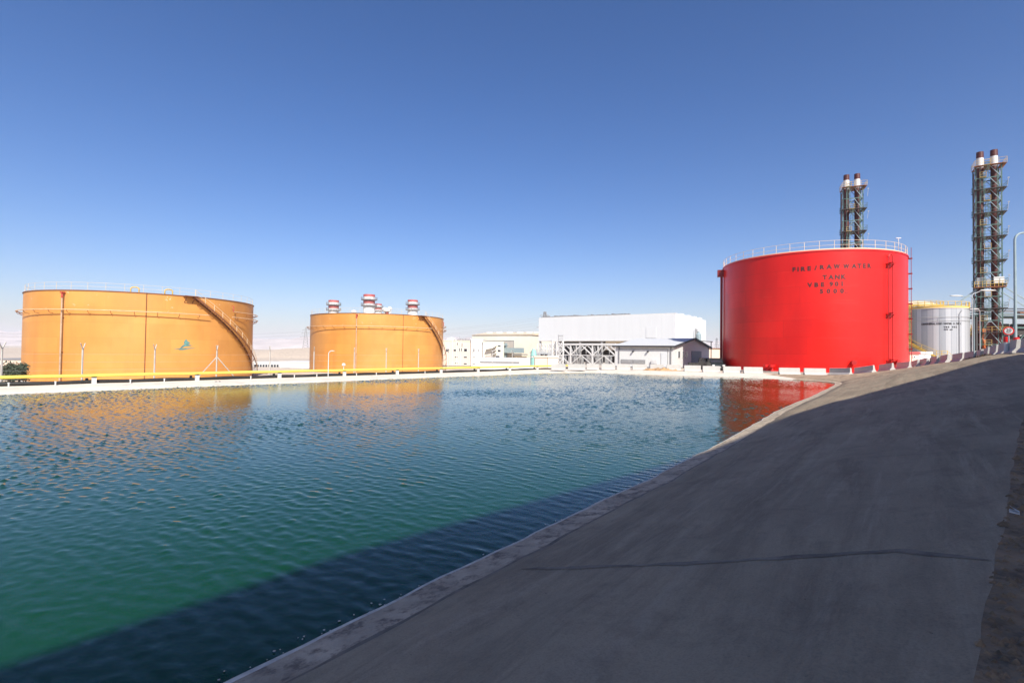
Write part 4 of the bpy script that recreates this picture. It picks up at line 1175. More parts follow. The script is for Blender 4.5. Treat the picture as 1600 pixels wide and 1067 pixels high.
lamp('small bent lamp post in front of the second orange tank', 513.5, 575, 549, 42.5, .35, .38, .03, CZ-.6)
t = lamp('short bollard lamp in front of the second orange tank, right of the bent lamp post', 537, 575, 570.5, 44, .05, 0, .03, CZ-.6)
part(MB().lathe((0,0,at(537,570,44).z-(CZ-.6)-.1), [(.06,0),(.16,.05),(.14,.22),(.0,.26)], 10), 'lamp_head', M['white'], t)

# ------------------------------------------------------------------ right hand lamps and speed sign
lamp('slim street lamp with its head reaching left, in front of the silver tanks', 1521.5, 553, 464, 40, -1.0, 1.0, .03, .0 , 'bluegrey', .02)
lamp('low street lamp head close above the smallest silver tank, reaching left', 1531, 553, 483.5, 62, -.5, 1.15, .035, -.6, 'steel', .02)
lamp('street lamp with a broad white head against the near twin stack tower', 1519, 553, 458, 50, .9, 1.55, .035, -.4, 'steel', .25)
lamp('tall blue grey street lamp leaning out of the right edge of the photo', 1585.5, 552, 364, 34, 2.2, 1.2, .07, .1, 'bluegrey', .5)
sp = at(1576, 517, 30.2)
t = thing('speed_sign', 'round red and white speed limit sign reading 20 above the ramp barriers', 'road sign', (sp.x, sp.y, .2), R_(-42))
def disc(mb, y, r0, r1, n=40, z=0, mi=0):
    vs = []
    for k in range(n):
        a = 2*PI*k/n
        vs += [(r0*math.cos(a), y, z+r0*math.sin(a)), (r1*math.cos(a), y, z+r1*math.sin(a))]
    mb.add(vs, [(2*k, 2*k+1, (2*k+3) % (2*n), (2*k+2) % (2*n)) for k in range(n)], mi)
zc = sp.z-.2
part(MB().tube([(0,.04,0),(0,.04,zc+.2)], .035, 8), 'post', M['bluegrey'], t)
m = MB(); m.tube([(0,.0,zc),(0,.02,zc)], .25, 40); part(m, 'plate', M['redpaint'], t)
m = MB(); disc(m, -.006, 0.0001, .185, z=zc); fc = part(m, 'face', M['white'], t)
def flat_text(root, s, x, y, z, size, m, name='lettering', bold=.02):
    cu = bpy.data.curves.new('glyph', 'FONT'); cu.body = s; cu.size = size; cu.align_x = 'CENTER'; cu.align_y = 'CENTER'; cu.offset = bold*size
    ob = bpy.data.objects.new('glyph', cu); COL.objects.link(ob)
    me = bpy.data.meshes.new_from_object(ob.evaluated_get(bpy.context.evaluated_depsgraph_get()))
    mb = MB().add([(x+v.co.x, y, z+v.co.y) for v in me.vertices], [tuple(p.vertices) for p in me.polygons])
    bpy.data.objects.remove(ob); bpy.data.curves.remove(cu); bpy.data.meshes.remove(me)
    return part(mb, name, m, root)
flat_text(t, '20', 0, -.01, zc+.03, .24, M['darkgrey'])
flat_text(t, 'KM/H', 0, -.01, zc-.10, .075, M['darkgrey'])
for k, (px, lab) in enumerate(((1572.5, 'left'), (1588, 'right'))):
    q = at(px, 533, 31.0+k*.6)
    t = thing('road_post', f'red and white traffic post by the speed sign, {lab} one of the pair', 'traffic post', (q.x, q.y, .2), group='traffic posts by the sign')
    part(MB().lathe((0,0,0), [(.13,0),(.12,.55),(.12,.8)], 16), 'body', M['white'], t)
    part(MB().lathe((0,0,0), [(.15,.8),(.14,1.12),(0,1.14)], 16), 'cap', M['redpaint'], t)

# ------------------------------------------------------------------ white hut
U1 = Vector((-.806,.592)).normalized()       # leftwards along fronts
U2 = Vector((U1.y, -U1.x))                   # into depth
U2 = Vector((.592,.806)).normalized()
def frame_on(root_xy, yaw=None): pass
YAW = math.atan2(.592,-.806) - PI             # local -X runs left along the front, local +Y into depth
def local_building(name, label, cat, x, y, z, group=None):
    return thing(name, label, cat, (x, y, z), YAW, group)
def hut():
    t = local_building('hut', 'single-storey white hut with a low grey gabled roof on the far bank', 'hut', 24.3, 75, -2.3)
    L, Dp_, eh, rh = 9.4, 19.4, 3.42, 4.78    # origin = near right corner of the front; front runs to x=-L; gable side along +Y
    w = MB()
    w.add([(-L,0,0),(0,0,0),(0,0,eh),(-L,0,eh)], [(0,1,2,3)])
    w.add([(0,0,0),(0,Dp_,0),(0,Dp_,eh),(0,Dp_/2,rh),(0,0,eh)], [(0,1,2,3,4)])
    w.add([(-L,Dp_,0),(-L,0,0),(-L,0,eh),(-L,Dp_/2,rh),(-L,Dp_,eh)], [(0,1,2,3,4)])
    w.add([(0,Dp_,0),(-L,Dp_,0),(-L,Dp_,eh),(0,Dp_,eh)], [(0,1,2,3)])
    part(w, 'wall', M['white'], t)
    r = MB(); o = .35; k = (rh-eh)/(Dp_/2)
    for s in (0,1):
        y0, y1 = (-o, Dp_/2) if s == 0 else (Dp_+o, Dp_/2)
        z0 = eh - k*o
        a = [(-L-o,y0,z0),(o,y0,z0),(o,y1,rh),(-L-o,y1,rh)]
        b = [(p[0],p[1],p[2]+.14) for p in a]
        r.add(a+b, [(0,1,2,3),(4,5,6,7),(0,1,5,4),(1,2,6,5),(3,0,4,7)])
    part(r, 'roof', mat('grey_roof_sheet', (.56,.57,.56), .7, var=.06), t)
    fz = MB().box((-L/2,-o-.06,eh-k*o+.02),(L+2*o+.1,.1,.24))
    fz.bar((o+.04,-o,eh-k*o+.05),(o+.04,Dp_/2,rh+.08),.1,.26).bar((o+.04,Dp_/2,rh+.08),(o+.04,Dp_+o,eh-k*o+.05),.1,.26)
    part(fz, 'fascia', M['darkgrey'], t)
    for x in (-L+.62, -.42): part(MB().box((x,-.07,eh/2),(.14,.12,eh-.1)), 'downpipe', M['midgrey'], t)
    for x in (-6.35, -3.95):
        part(MB().box((x,-.18,2.62),(.2,.34,.16)).box((x,-.33,2.54),(.24,.12,.1)), 'wall_lamp', M['darkgrey'], t)
    for x in (-7.45, -5.4):
        v = part(MB().box((x,-.04,1.0),(1.95,.07,.62)), 'louvre_vent', M['midgrey'], t)
        sl_ = MB()
        for q in range(4): sl_.box((x,-.1,.78+q*.15),(1.85,.05,.05))
        part(sl_, 'vent_slat_row', M['lightsteel'], v)
    part(MB().box((-1.45,-.03,1.35),(1.0,.06,2.2)).box((-1.45,-.065,1.35),(.9,.03,2.1)), 'door', M['whiteclad'], t)
    for y in (2.3, 4.4, 6.0):
        wn = part(MB().box((.03,y,2.2),(.06,.9,1.1)), 'window', M['white'], t)
        part(MB().box((.07,y,2.2),(.03,.75,.95)), 'pane', M['glass'], wn)
    dr = part(MB().box((.05,11.5,1.5),(.1,5.4,2.6)), 'roller_door', M['bluegrey'], t)
    part(MB().box((-L/2,-.03,.12),(L,.05,.24)).box((.03,Dp_/2,.12),(.05,Dp_,.24)), 'plinth', M['midgrey'], t)
    part(MB().box((-2.9,-.2,1.0),(.85,.32,.6)).tube([(-2.9,-.37,1.0),(-2.9,-.38,1.0)], .22, 14), 'air_conditioner', M['lightsteel'], t)
    part(MB().tube([(-.9,-.05,2.9),(-.9,-.05,.4)], .03, 6).tube([(-8.9,-.05,2.95),(-.9,-.05,2.95)], .03, 6), 'conduit', M['midgrey'], t)
hut()

# ------------------------------------------------------------------ large white hall
def hall():
    t = local_building('turbine_hall', 'long white windowless hall with a dark open ground floor, behind the white hut', 'industrial hall', 42.5, 130, -3.0)
    L, D, zb, zt = 42.5, 28.5, 6.4, 13.35
    w = MB()
    w.box((-L/2, D/2, (zb+zt)/2), (L, D, zt-zb))
    s = w
    for x in np.arange(-L+3, -.5, 3.0): s.box((x,-.01,(zb+zt)/2),(.04,.03,zt-zb-.1))
    for y in np.arange(2.5, D, 2.8): s.box((.01,y,(zb+zt)/2),(.03,.04,zt-zb-.1))
    part(w, 'upper_wall', M['whiteclad'], t)
    part(MB().box((-L/2,1.2,zt+.16),(L,2.2,.3)).box((-L/2+.0,-.08,zb+.1),(L+.1,.14,.3)), 'parapet', M['lightsteel'], t)
    rf = MB()
    r = hsh(4)
    for x in np.arange(-L+.8, -13, .95): rf.box((x, 1.0, zt+.45+r.uniform(-.1,.1)), (r.uniform(.35,.7), 1.2, r.uniform(.25,.55)))
    part(rf, 'roof_vent_row', M['midgrey'], t)
    for y in (6.5, 12.5, 18.0, 23.5):
        part(MB().box((-1.3,y,zt+.25),(2.4,2.6,.55)).box((-.05,y-1.2,zt-.1),(.3,.5,.5)), 'roof_ventilator', M['whiteclad'], t)
    # roof edge slope at the gable side
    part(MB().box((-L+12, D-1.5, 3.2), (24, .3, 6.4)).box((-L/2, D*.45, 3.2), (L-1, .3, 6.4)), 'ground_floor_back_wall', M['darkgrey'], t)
    part(MB().box((-13.2, 2.2, 5.1), (15.2, .3, 2.6)), 'beam_panel', M['cream'], t)
    c = MB()
    for x in np.arange(-L+.4, .1, 7.0):
        c.box((x,.4,3.2),(.5,.5,6.4)); c.box((x,D-.6,3.2),(.5,.5,6.4))
    part(c, 'column_row', M['steel'], t)
    part(MB().box((-.2, D/2, 3.2),(.3,D,6.4)), 'side_wall', M['whiteclad'], t)
    for y, hh in ((6.2,5.0),(11.0,5.0),(23.0,5.0)):
        d = part(MB().box((.06,y,zb+.2),(.12,2.6,hh)), 'side_door', M['lightsteel'], t)
        part(MB().box((.14,y,zb+.2),(.06,2.2,hh-.4)), 'door_leaf', M['whiteclad'], d)
    for y in (15.6,17.0): part(MB().tube([(.6,y,-.1),(.6,y,10.2)], .16, 8), 'duct', M['midgrey'], t)
    part(MB().tube([(1.0,17.2,-.1),(1.0,17.2,8.6)], .75, 14).lathe((1.0,17.2,8.6),[(.75,0),(.3,.6),(.3,.9)],12), 'side_vessel', M['bluegrey'], t)
    part(MB().box((-6.5,-.05,8.6),(2.8,.06,2.9)), 'wall_hatch', M['whiteclad'], t)
    # roof aerial
    return t
hall()
def trestle():
    # light steel V-braced trestle in front of the open ground floor
    o = at(962, 570, 118); a = at(881, 570, 118+0)
    ux = U1
    t = local_building('steel_trestle', 'pale steel trestle with V-shaped braces under the large white hall', 'steel structure', o.x, 118, -3.0)
    L = 18.3; H = at(962, 538, 118).z + 3.0
    f = MB()
    f.box((-L/2,0,H),(L,.5,.45)); f.box((-L/2,3,H),(L,.5,.45)); f.box((-L/2,0,2.35),(L,.2,.18))
    part(f, 'top_beam', M['lightsteel'], t)
    n = 3
    r = hsh(8)
    for k in range(n+1):
        x = -L+L*k/n
        part(MB().box((x,0,H/2),(.32,.32,H-.4)).box((x,3,H/2),(.3,.3,H-.4)), 'post', M['lightsteel'], t)
    for k in range(n):
        x0, x1 = -L+L*k/n, -L+L*(k+1)/n; xm = (x0+x1)/2
        v = MB().bar((x0,0,2.3),(xm,0,H-.2),.26).bar((x1,0,2.3),(xm,0,H-.2),.26).bar((x0,3,2.3),(xm,3,H-.2),.22).bar((x1,3,2.3),(xm,3,H-.2),.22)
        v.bar((x0,0,0),(xm,0,2.3),.18).bar((x1,0,0),(xm,0,2.3),.18)
        part(v, 'v_brace', M['lightsteel'], t)
    fan = MB()
    for k in range(7): fan.bar((-5.6+(k-3)*.12,1.6,1.2),(-5.6+(k-3)*.75,1.6,H-.5),.13)
    for k in range(6): fan.bar((-11.4+(k-3)*.1,1.6,1.2),(-11.4+(k-3)*.8,1.6,H-.5),.11)
    part(fan, 'pipe_fan', M['steel'], t)
    eq = MB()
    for k in range(7): eq.box((-L+1.3+k*2.6, 4.5, .8+r.uniform(0,.5)), (1.4, 1.2, 1.8+r.uniform(0,1.2)))
    part(eq, 'equipment_row', M['steel'], t)
    tr = MB()
    for k in range(9): tr.tube([(-L+k*2.1+1,2.0,.0),(-L+k*2.1+1,2.0,H-1.2)], .1+.1*r.random(), 6)
    part(tr, 'pipe_row', M['midgrey'], t)
trestle()
def lattice(label, px0, px1, py_top, Y, z0, top=None):
    a = at(px0, py_top, Y); b = at(px1, py_top, Y); w_ = b.x-a.x; H = a.z-z0
    t = thing('lattice_tower', label, 'lattice tower', ((a.x+b.x)/2, Y, z0), 0, group='lattice towers')
    m = MB(); h = w_/2
    C = [(-h,-h),(h,-h),(h,h),(-h,h)]
    for x, y in C: m.bar((x,y,0),(x,y,H),.14)
    n = max(3, int(H/w_))
    for k in range(n):
        z, z1 = H*k/n, H*(k+1)/n
        for q in range(4):
            (x0,y0),(x1,y1) = C[q], C[(q+1) % 4]
            m.bar((x0,y0,z),(x1,y1,z1),.09).bar((x1,y1,z),(x0,y0,z1),.09).bar((x0,y0,z1),(x1,y1,z1),.09)
    part(m, 'lattice', M['lightsteel'], t)
    if top: part(MB().box((h*.2,0,H+top/2),(.9,.9,top)).box((h*.2,0,H+top+.05),(1.1,1.1,.1)), 'vent_cowl', M['steel'], t)
    return t
lattice('narrow white lattice tower at the left end of the large white hall', 862.5, 868, 531.5, 105, -3)
lattice('wider white lattice tower with a grey cowl on top', 869.5, 880, 532.5, 104, -3, 1.1)
# transformers and filters left of the towers
for k, (px, py, w_, lab) in enumerate(((843.5,536,1.4,'tall grey transformer with looping conductors left of the lattice towers'),(850,541,1.1,'middle grey transformer with insulators left of the lattice towers'),(857,537.5,1.4,'grey transformer with insulators right beside the narrow lattice tower'))):
    p = at(px, py, 112); H = p.z+3
    t = thing('transformer', lab, 'transformer', (p.x, 112, -3), 0, group='transformers by the hall')
    b = MB().box((0,0,H*.3),(w_*1.3,1.5,H*.6))
    for q in range(6): b.box((-w_*.65+w_*1.3*q/5,-.85,H*.3),(.08,.3,H*.5))
    part(b, 'body', M['steel'], t)
    ins = MB()
    for q in range(3):
        x = (q-1)*w_*.45
        ins.lathe((x,0,H*.6), [(.16,0)]+sum([[(.24,.15*j+.05),(.12,.15*j+.12)] for j in range(5)],[]), 10)
        ins.tube([(x,0,H*.6+.7),(x+.1,.1,H*.95),(x+.45,.3,H),(x+.7,.5,H*.8)], .09, 6)
    part(ins, 'insulator_row', M['lightsteel'], t)
p = at(834, 545, 108)
t = thing('chemical_tank', 'small turquoise vertical tank in front of the transformers', 'tank', (p.x, 108, -3))
part(MB().lathe((0,0,0), [(.7,0),(.7,p.z+1.6),(.5,p.z+2.5),(.25,p.z+3.0),(0,p.z+3.0)], 20), 'vessel', M['teal'], t)
part(MB().lathe((0,0,1.8), [(.75,0),(.75,.25)], 20), 'band', M['lightsteel'], t)

# ------------------------------------------------------------------ generic boxes turned into buildings
def gbuilding(name, label, cat, px0, px1, py_t, py_b, Y, depth, matn, wins=(), z0=None, yaw=0, roofm=None, roof_h=.3, side=None, winm='glass', parapet=True):
    """front face spans px0..px1 at depth Y; wins = (px, py, w_px, h_px)"""
    a = at(px0, py_b, Y); b = at(px1, py_b, Y); zt_ = at((px0+px1)/2, py_t, Y).z
    z0 = a.z if z0 is None else z0
    W = b.x-a.x; H = zt_-z0
    t = thing(name, label, cat, (a.x, Y, z0), yaw)
    part(MB().box((W/2, depth/2, H/2), (W, depth, H)), 'wall', M[matn], t)
    if parapet: part(MB().box((W/2, depth/2, H+roof_h/2+.002), (W+.3, depth+.3, roof_h)), 'roof', M[roofm or matn], t)
    k = Y/F_PX
    for i, (px, py, ww, hh) in enumerate(wins):
        c = at(px, py, Y)
        f = part(MB().box((c.x-a.x, -.03, c.z-z0), (ww*k+.25, .08, hh*k+.2)), 'window', M['white'], t)
        part(MB().box((c.x-a.x, -.08, c.z-z0), (ww*k, .06, hh*k)), 'pane', M[winm], f)
    return t, a, W, H
wl = [(699.3,547.3,4.2,4.4),(710.6,547.3,3.8,2.6),(718.2,546.3,1.3,4.8),(721.2,546.3,1.3,4.8),(727.4,547.0,4.6,4.2),(712.8,557.8,4.4,1.8),(727,558,5,1.9),(712.8,567.3,4.2,1.6),(727,568.2,5,1.9),(714.5,537.3,1.6,3.6),(722,539,1.2,6.5)]
t, a, W_, H_ = gbuilding('office_block', 'pale three storey office block with small dark windows beside the second orange tank', 'building', 691, 735.2, 533, 580, 185, 14, 'pinkcream', wl, z0=-5.5)
rb = MB(); r = hsh(12)
for k in range(12):
    x = 4+k*.6; rb.box((x, 2, H_+.5+r.uniform(0,.3)), (.35, .8, r.uniform(.3,.7)))
part(rb, 'roof_unit_row', M['midgrey'], t)
part(MB().lathe((2.6,5,H_+.2), [(2.3,0),(1.9,.9),(0,1.5)], 20), 'roof_dome', M['white'], t)
col_ = MB()
for px in (706.5, 713.2, 719.8, 733.6): col_.box((at(px,560,185).x-a.x, -.1, H_/2), (.25,.2,H_))
part(col_, 'pilaster_row', M['cream'], t)
part(MB().tube([(11.4,3,H_),(11.7,3,H_+3.0)], .07, 6).tube([(5.9,3,H_),(5.9,3,H_+2.0)], .06, 6), 'aerial', M['steel'], t)
gbuilding('office_block', 'taller plain white office block between the pale office and the canopy block', 'building', 735.2, 754, 531, 580, 184, 14, 'white', [(740.5,547,2.4,4.8),(748,547.3,1.5,4.2),(740.5,558.2,5,1.5),(740.5,568.4,5,1.5)], z0=-5.5, winm='midgrey')
t, a, W_, H_ = gbuilding('office_block', 'white office block with angular porch canopies and three right hand windows', 'building', 754, 786.5, 534.5, 580, 183, 14, 'cream', [(780,540.4,4.4,2),(780,548,4.4,3),(777.5,557,6,2.4)], z0=-5.5)
X = lambda px: at(px,550,183).x-a.x
Z = lambda py: at(770,py,183).z+5.5
cn = MB()
cn.bar((X(760),-1.2,Z(545.5)),(X(769),-1.2,Z(544)),2.2,.2).bar((X(769),-1.2,Z(544)),(X(776),-1.2,Z(539.5)),2.2,.2).bar((X(769),-1,Z(549)),(X(775.5),-1,Z(546)),1.8,.2).bar((X(769),-1,Z(554)),(X(776),-1,Z(551)),1.8,.2).bar((X(770),-1,Z(562)),(X(776),-1,Z(560)),1.8,.2)
part(cn, 'porch_canopy', M['lightsteel'], t)
part(MB().box((X(764),-.8,Z(557)),(X(769)-X(759.5),1.5,Z(555)-Z(559.5))), 'porch', M['pad'], t)

def beige_hall():
    Y = 205; k = Y/F_PX
    a = at(737, 570, Y); b = at(829.5, 570, Y-12)
    z0 = -5.5; 
    dx, dy = b.x-a.x, -12.0
    L = math.hypot(dx, dy); yaw = math.atan2(dy, dx)
    t = thing('warehouse', 'large cream warehouse with a shallow roof and roof vents, left of the white hall', 'warehouse', (a.x, Y, z0), yaw)
    H = at(829, 523.2, Y-12).z - z0
    part(MB().box((L/2, 14, H/2), (L, 28, H)), 'wall', M['cream'], t)
    part(MB().add([(-.4,-.4,H),(L+.4,-.4,H),(L+.4,14,H+1.7),(-.4,14,H+1.7),(-.4,28.4,H),(L+.4,28.4,H)], [(0,1,2,3),(3,2,5,4),(0,3,4),(1,5,2)]), 'roof', M['palerail'], t)
    r = hsh(3)
    for f in (.12,.3,.48,.66,.82,.94): part(MB().box((L*f,9,H+1.25),(2.4,1.2,.7)), 'roof_vent', M['lightsteel'], t)
    pn = MB(); x0, x1 = L*.25, L*.72; z1 = H-2.3
    part(MB().box(((x0+x1)/2,-.05,(z1)/2+1),(x1-x0,.1,z1-2)), 'wall_panel', M['pad'], t)
    part(MB().box(((x0+x1)/2,-.12,z1+.1),(x1-x0+.4,.25,.25)).box((x1+.1,-.12,z1/2),(.2,.2,z1)), 'panel_frame', M['steel'], t)
    part(MB().box((L*.74,-2.0,z0+11.5-0),(L*.36,.3,1.9)).box((L*.57,-1.5,z0+13.4),(2.6,3,.3)).box((L*.55,-.6,6.0),(3.4,1.0,5.5)), 'pipe_gallery', M['bluegrey'], t)
    part(MB().box((L*.86,-2.0,z0+9.9),(L*.2,2.5,.4)), 'gallery_deck', M['midgrey'], t)
beige_hall()
gbuilding('low_building', 'low white shed with a dark roof edge in front of the cream warehouse', 'shed', 752, 836, 560.8, 580, 150, 8, 'white', z0=-5.0, roofm='lightsteel')
gbuilding('low_wall', 'long low white wall with a grey coping behind the yellow pipe', 'wall', 750, 811, 566.8, 582, 120, .5, 'white', z0=-5.0, roofm='midgrey')
gbuilding('container', 'pinkish cream site container at the foot of the transformers, left one of the pair', 'container', 835.6, 855.2, 558.6, 572, 92, 2.6, 'pinkcream', z0=-3.2)
gbuilding('container', 'pale cream site container at the foot of the lattice towers, right one of the pair', 'container', 855.8, 872, 558.4, 572, 92.2, 2.6, 'cream', z0=-3.2)
gbuilding('site_cabin', 'white cabin with a row of dark windows right of the first orange tank', 'cabin', 396, 438.5, 567, 582, 150, 8, 'white', [(398.8+4.4*k,572.2,3.2,5.2) for k in range(9)], z0=-5.4)
gbuilding('low_building', 'plain white low building between the two orange tanks', 'building', 437, 486, 566.5, 582, 140, 10, 'white', z0=-5.4)
gbuilding('low_building', 'beige flat roofed building behind the trees at the left edge', 'building', -30, 33, 562.5, 588, 120, 14, 'pinkcream', z0=-6, roofm='midgrey')
gbuilding('low_building', 'small red and cream building beside the red tank and the silver tank', 'building', 1421.5, 1435.5, 553.2, 566, 66, 3, 'pinkcream', [(1428,557.5,1.6,1.6)], z0=-2.2, roofm='redband')
gbuilding('low_wall', 'short bright white wall piece in front of the silver tank stair', 'wall', 1435.7, 1454.5, 553, 562, 68, .4, 'white', z0=-2.2)
gbuilding('low_wall', 'pale boundary wall seen between the white hut and the red tank', 'wall', 1100, 1150, 545.5, 556, 160, .5, 'pinkcream', z0=-3.5, roofm='rust')

# canopy mast right of the hut
p = at(1111, 570, 96); zt_ = at(1111, 534, 96).z
t = thing('canopy_frame', 'dark steel mast with a horizontal beam right of the white hut', 'steel frame', (p.x, 96, -2.3))
part(MB().tube([(0,0,0),(0,0,zt_+2.3)], .09, 8), 'mast', M['darksteel'], t)
part(MB().bar((-3.6,0,zt_+2.5),(0.3,0,zt_+2.3),.12,.16), 'beam', M['darksteel'], t)

# parked vehicles right of the hut
def car(label, x, y, z, yaw, paint, kind='suv', L=4.6, W=1.85, H=1.75):
    t = thing('parked_car', label, 'car', (x, y, z), yaw, group='cars parked behind the barriers')
    hl = L/2
    if kind == 'suv': prof = [(-hl,.35),(-hl,.95),(-hl+.12,1.1),(-hl+.35,H-.08),(-hl+.7,H),(.45,H),(1.15,1.08),(hl-.15,.95),(hl,.75),(hl,.35)]
    else: prof = [(-hl,.4),(-hl,1.0),(-.35,1.02),(-.3,H-.05),(-.1,H),(.85,H-.03),(1.4,1.08),(hl-.12,.98),(hl,.8),(hl,.4)]
    n = len(prof); vs = []
    for s, f in ((-1,.0),(-1,1),(1,1),(1,.0)):
        for x_, z_ in prof:
            yy = W/2*(1 - (.16 if z_ > 1.2 else 0)) * s
            if f == 0: yy *= 1.0
            vs.append((x_, yy if f else yy*.96, z_))
    m = MB()
    fs = []
    for r_ in range(3):
        for k in range(n): fs.append((r_*n+k, r_*n+(k+1) % n, (r_+1)*n+(k+1) % n, (r_+1)*n+k))
    fs += [tuple(range(n))[::-1], tuple(range(3*n,4*n))]
    m.add(vs, fs); part(m, 'body', paint, t)
    g = MB()
    for s in (-1,1):
        x0 = -hl+.5 if kind == 'suv' else -.2
        g.box(((x0+.85)/2, s*(W/2*.86+.02), 1.38), (.85-x0, .06, .42))
    g.bar((.5,0,H-.1),(1.1,0,1.15),W*.78,.04)
    part(g, 'side_window', M['glass'], t)
    for sx in (-hl+.85, hl-.9):
        for s in (-1,1):
            wh = part(MB().tube([(sx,s*(W/2-.22),.34),(sx,s*(W/2+.02),.34)], .34, 20), 'wheel', M['black'], t)
            part(MB().tube([(sx,s*(W/2),.34),(sx,s*(W/2+.03),.34)], .19, 14), 'rim', M['steel'], wh)
    for s in (-1,1): part(MB().box((hl,s*W*.36,.78),(.06,.32,.16)), 'headlight', M['white'], t)
    part(MB().box((hl+.02,0,.5),(.05,W*.9,.2)), 'bumper', M['darksteel'], t)
    part(MB().box((hl+.05,0,.55),(.03,.5,.13)), 'number_plate', M['white'], t)
    return t
dk = mat('black_car_paint', (.012,.013,.016), .25, coat=.6); gr_ = mat('dark_green_car_paint', (.015,.022,.02), .3, coat=.5)
p = at(1101, 565, 74); car('dark pickup truck parked against the side of the white hut', p.x, 74, -2.3, R_(-70), dk, 'pickup', 5.1)
p = at(1117, 565, 71); car('black off-road car with a pale number plate, parked just left of the red tank', p.x, 71, -2.3, R_(-100), gr_, 'suv')

# ------------------------------------------------------------------ pipe bridge and dark plant at the right edge
def pipe_bridge():
    Y = 90
    a = at(1512, 487, Y)
    t = thing('pipe_bridge', 'long elevated pipe bridge running to the right behind the near stack tower', 'pipe bridge', (a.x, Y, -2.2))
    Lb = 44
    for i, (py, rr, m) in enumerate(((482,.09,'darksteel'),(485.3,.16,'steel'),(490,.22,'bluegrey'),(493.5,.12,'greensteel'))):
        z = at(1555, py, Y).z+2.2
        part(MB().tube([(0,i*.5,z),(Lb,i*.5,z)], rr, 8), 'pipe', M[m], t)
    z1 = at(1555, 497, Y).z+2.2
    for x in (1.5, 14, 28, 43): part(MB().box((x,0,z1/2),(.3,.3,z1)).box((x,2.2,z1/2),(.3,.3,z1)).box((x,1.1,z1),(.3,2.6,.3)), 'support', M['darksteel'], t)
    return t
pipe_bridge()
def plant_block():
    Y = 97
    p = at(1597, 550, Y)
    t = thing('process_unit', 'dark steel process unit with teal pipework at the right edge, behind the tall lamp', 'plant', (p.x, Y, -2.2))
    z1 = at(1590, 497, Y).z+2.2; z2 = at(1590, 512, Y).z+2.2
    part(MB().box((4.5,3,z1*.45),(12,2,z1*.9)), 'back_casing', M['darksteel'], t)
    f = MB()
    for x in (-1.6, 1.6, 4.8, 8.0): f.bar((x,0,0),(x,0,z1),.25)
    f.box((3.5,0,z2),(11,.5,.3)).box((3.5,0,z2*.55),(11,.3,.2)).bar((-1.6,0,z2*.55),(1.6,0,z2),.14).bar((4.8,0,z2*.55),(1.6,0,z2),.14)
    part(f, 'frame', M['greensteel'], t)
    part(MB().box((4,1,z1+.2),(12,3.5,.25)), 'deck', M['midgrey'], t)
    r = hsh(77); m1, m2 = MB(), MB()
    for k in range(26):
        x = r.uniform(-1.5, 8); z = r.uniform(1, z2-.3); q = (m1, m2)[k % 2]
        q.tube([(x,.6,z),(x+r.uniform(.3,1.2),.5,z+r.uniform(-.4,.4)),(x+r.uniform(1.2,2.2),.6,z+r.uniform(-.8,.8))], r.uniform(.06,.16), 6)
    part(m1, 'pipework', M['lightsteel'], t); part(m2, 'pipework', M['teal'], t)
    part(MB().box((-.6,-.3,z1+.9),(1.1,1,1.1)), 'valve_box', M['rust'], t)
    part(MB().tube([(1.0,0,z1+.2),(1.0,0,at(1595,487,Y).z+2.2)], .35, 10), 'exhaust', M['darksteel'], t)
plant_block()

# ------------------------------------------------------------------ trees at the left edge, weeds, mound
def tree(label, x, y, z, h, rad, m, group):
    t = thing('tree', label, 'tree', (x, y, z), 0, group=group); r = hsh(int(x*10))
    tr = MB().tube([(0,0,0),(.1,0,h*.3),(.05,.1,h*.6),(.1,0,h*.85)], [.16,.12,.08,.03], 7)
    for k in range(7):
        a = r.uniform(0,2*PI); z0 = h*r.uniform(.25,.6)
        tr.tube([(0,0,z0),(rad*.4*math.cos(a),rad*.4*math.sin(a),z0+h*.15),(rad*.8*math.cos(a),rad*.8*math.sin(a),z0+h*.25)], [.06,.04,.015], 5)
    part(tr, 'trunk', M['bark'], t)
    cr = MB()
    cl = [(r.gauss(0,rad*.42), r.gauss(0,rad*.42), h*r.uniform(.35,.95), r.uniform(.25,.5)*rad) for _ in range(16)]
    for _ in range(1800):
        c = r.choice(cl); d = Vector((r.gauss(0,1),r.gauss(0,1),r.gauss(0,1))).normalized()*c[3]*r.random()**.4
        p = Vector(c[:3])+d; s = r.uniform(.06,.13)
        u = Vector((r.gauss(0,1),r.gauss(0,1),r.gauss(0,1))).normalized(); v = u.orthogonal().normalized()
        cr.add([p-u*s, p+v*s*.6, p+u*s, p-v*s*.6], [(0,1,2,3)])
    part(cr, 'crown', m, t)
for k, (px, pyt, Y, rad, mm, lab) in enumerate(((13,570.5,62,1.3,'leafdark','small dark green tree left of the first orange tank'),(21,569.5,66,1.4,'leafbrown','brownish tree between two green ones at the left edge'),(30,568,64,1.4,'leafdark','dark tree touching the left side of the first orange tank'),(-3,572,70,1.3,'leafbrown','dry reddish tree cut by the left edge of the photo'))):
    p = at(px, pyt, Y); tree(lab, p.x, Y, ZB, p.z-ZB, rad, M[mm], 'trees left of the first orange tank')

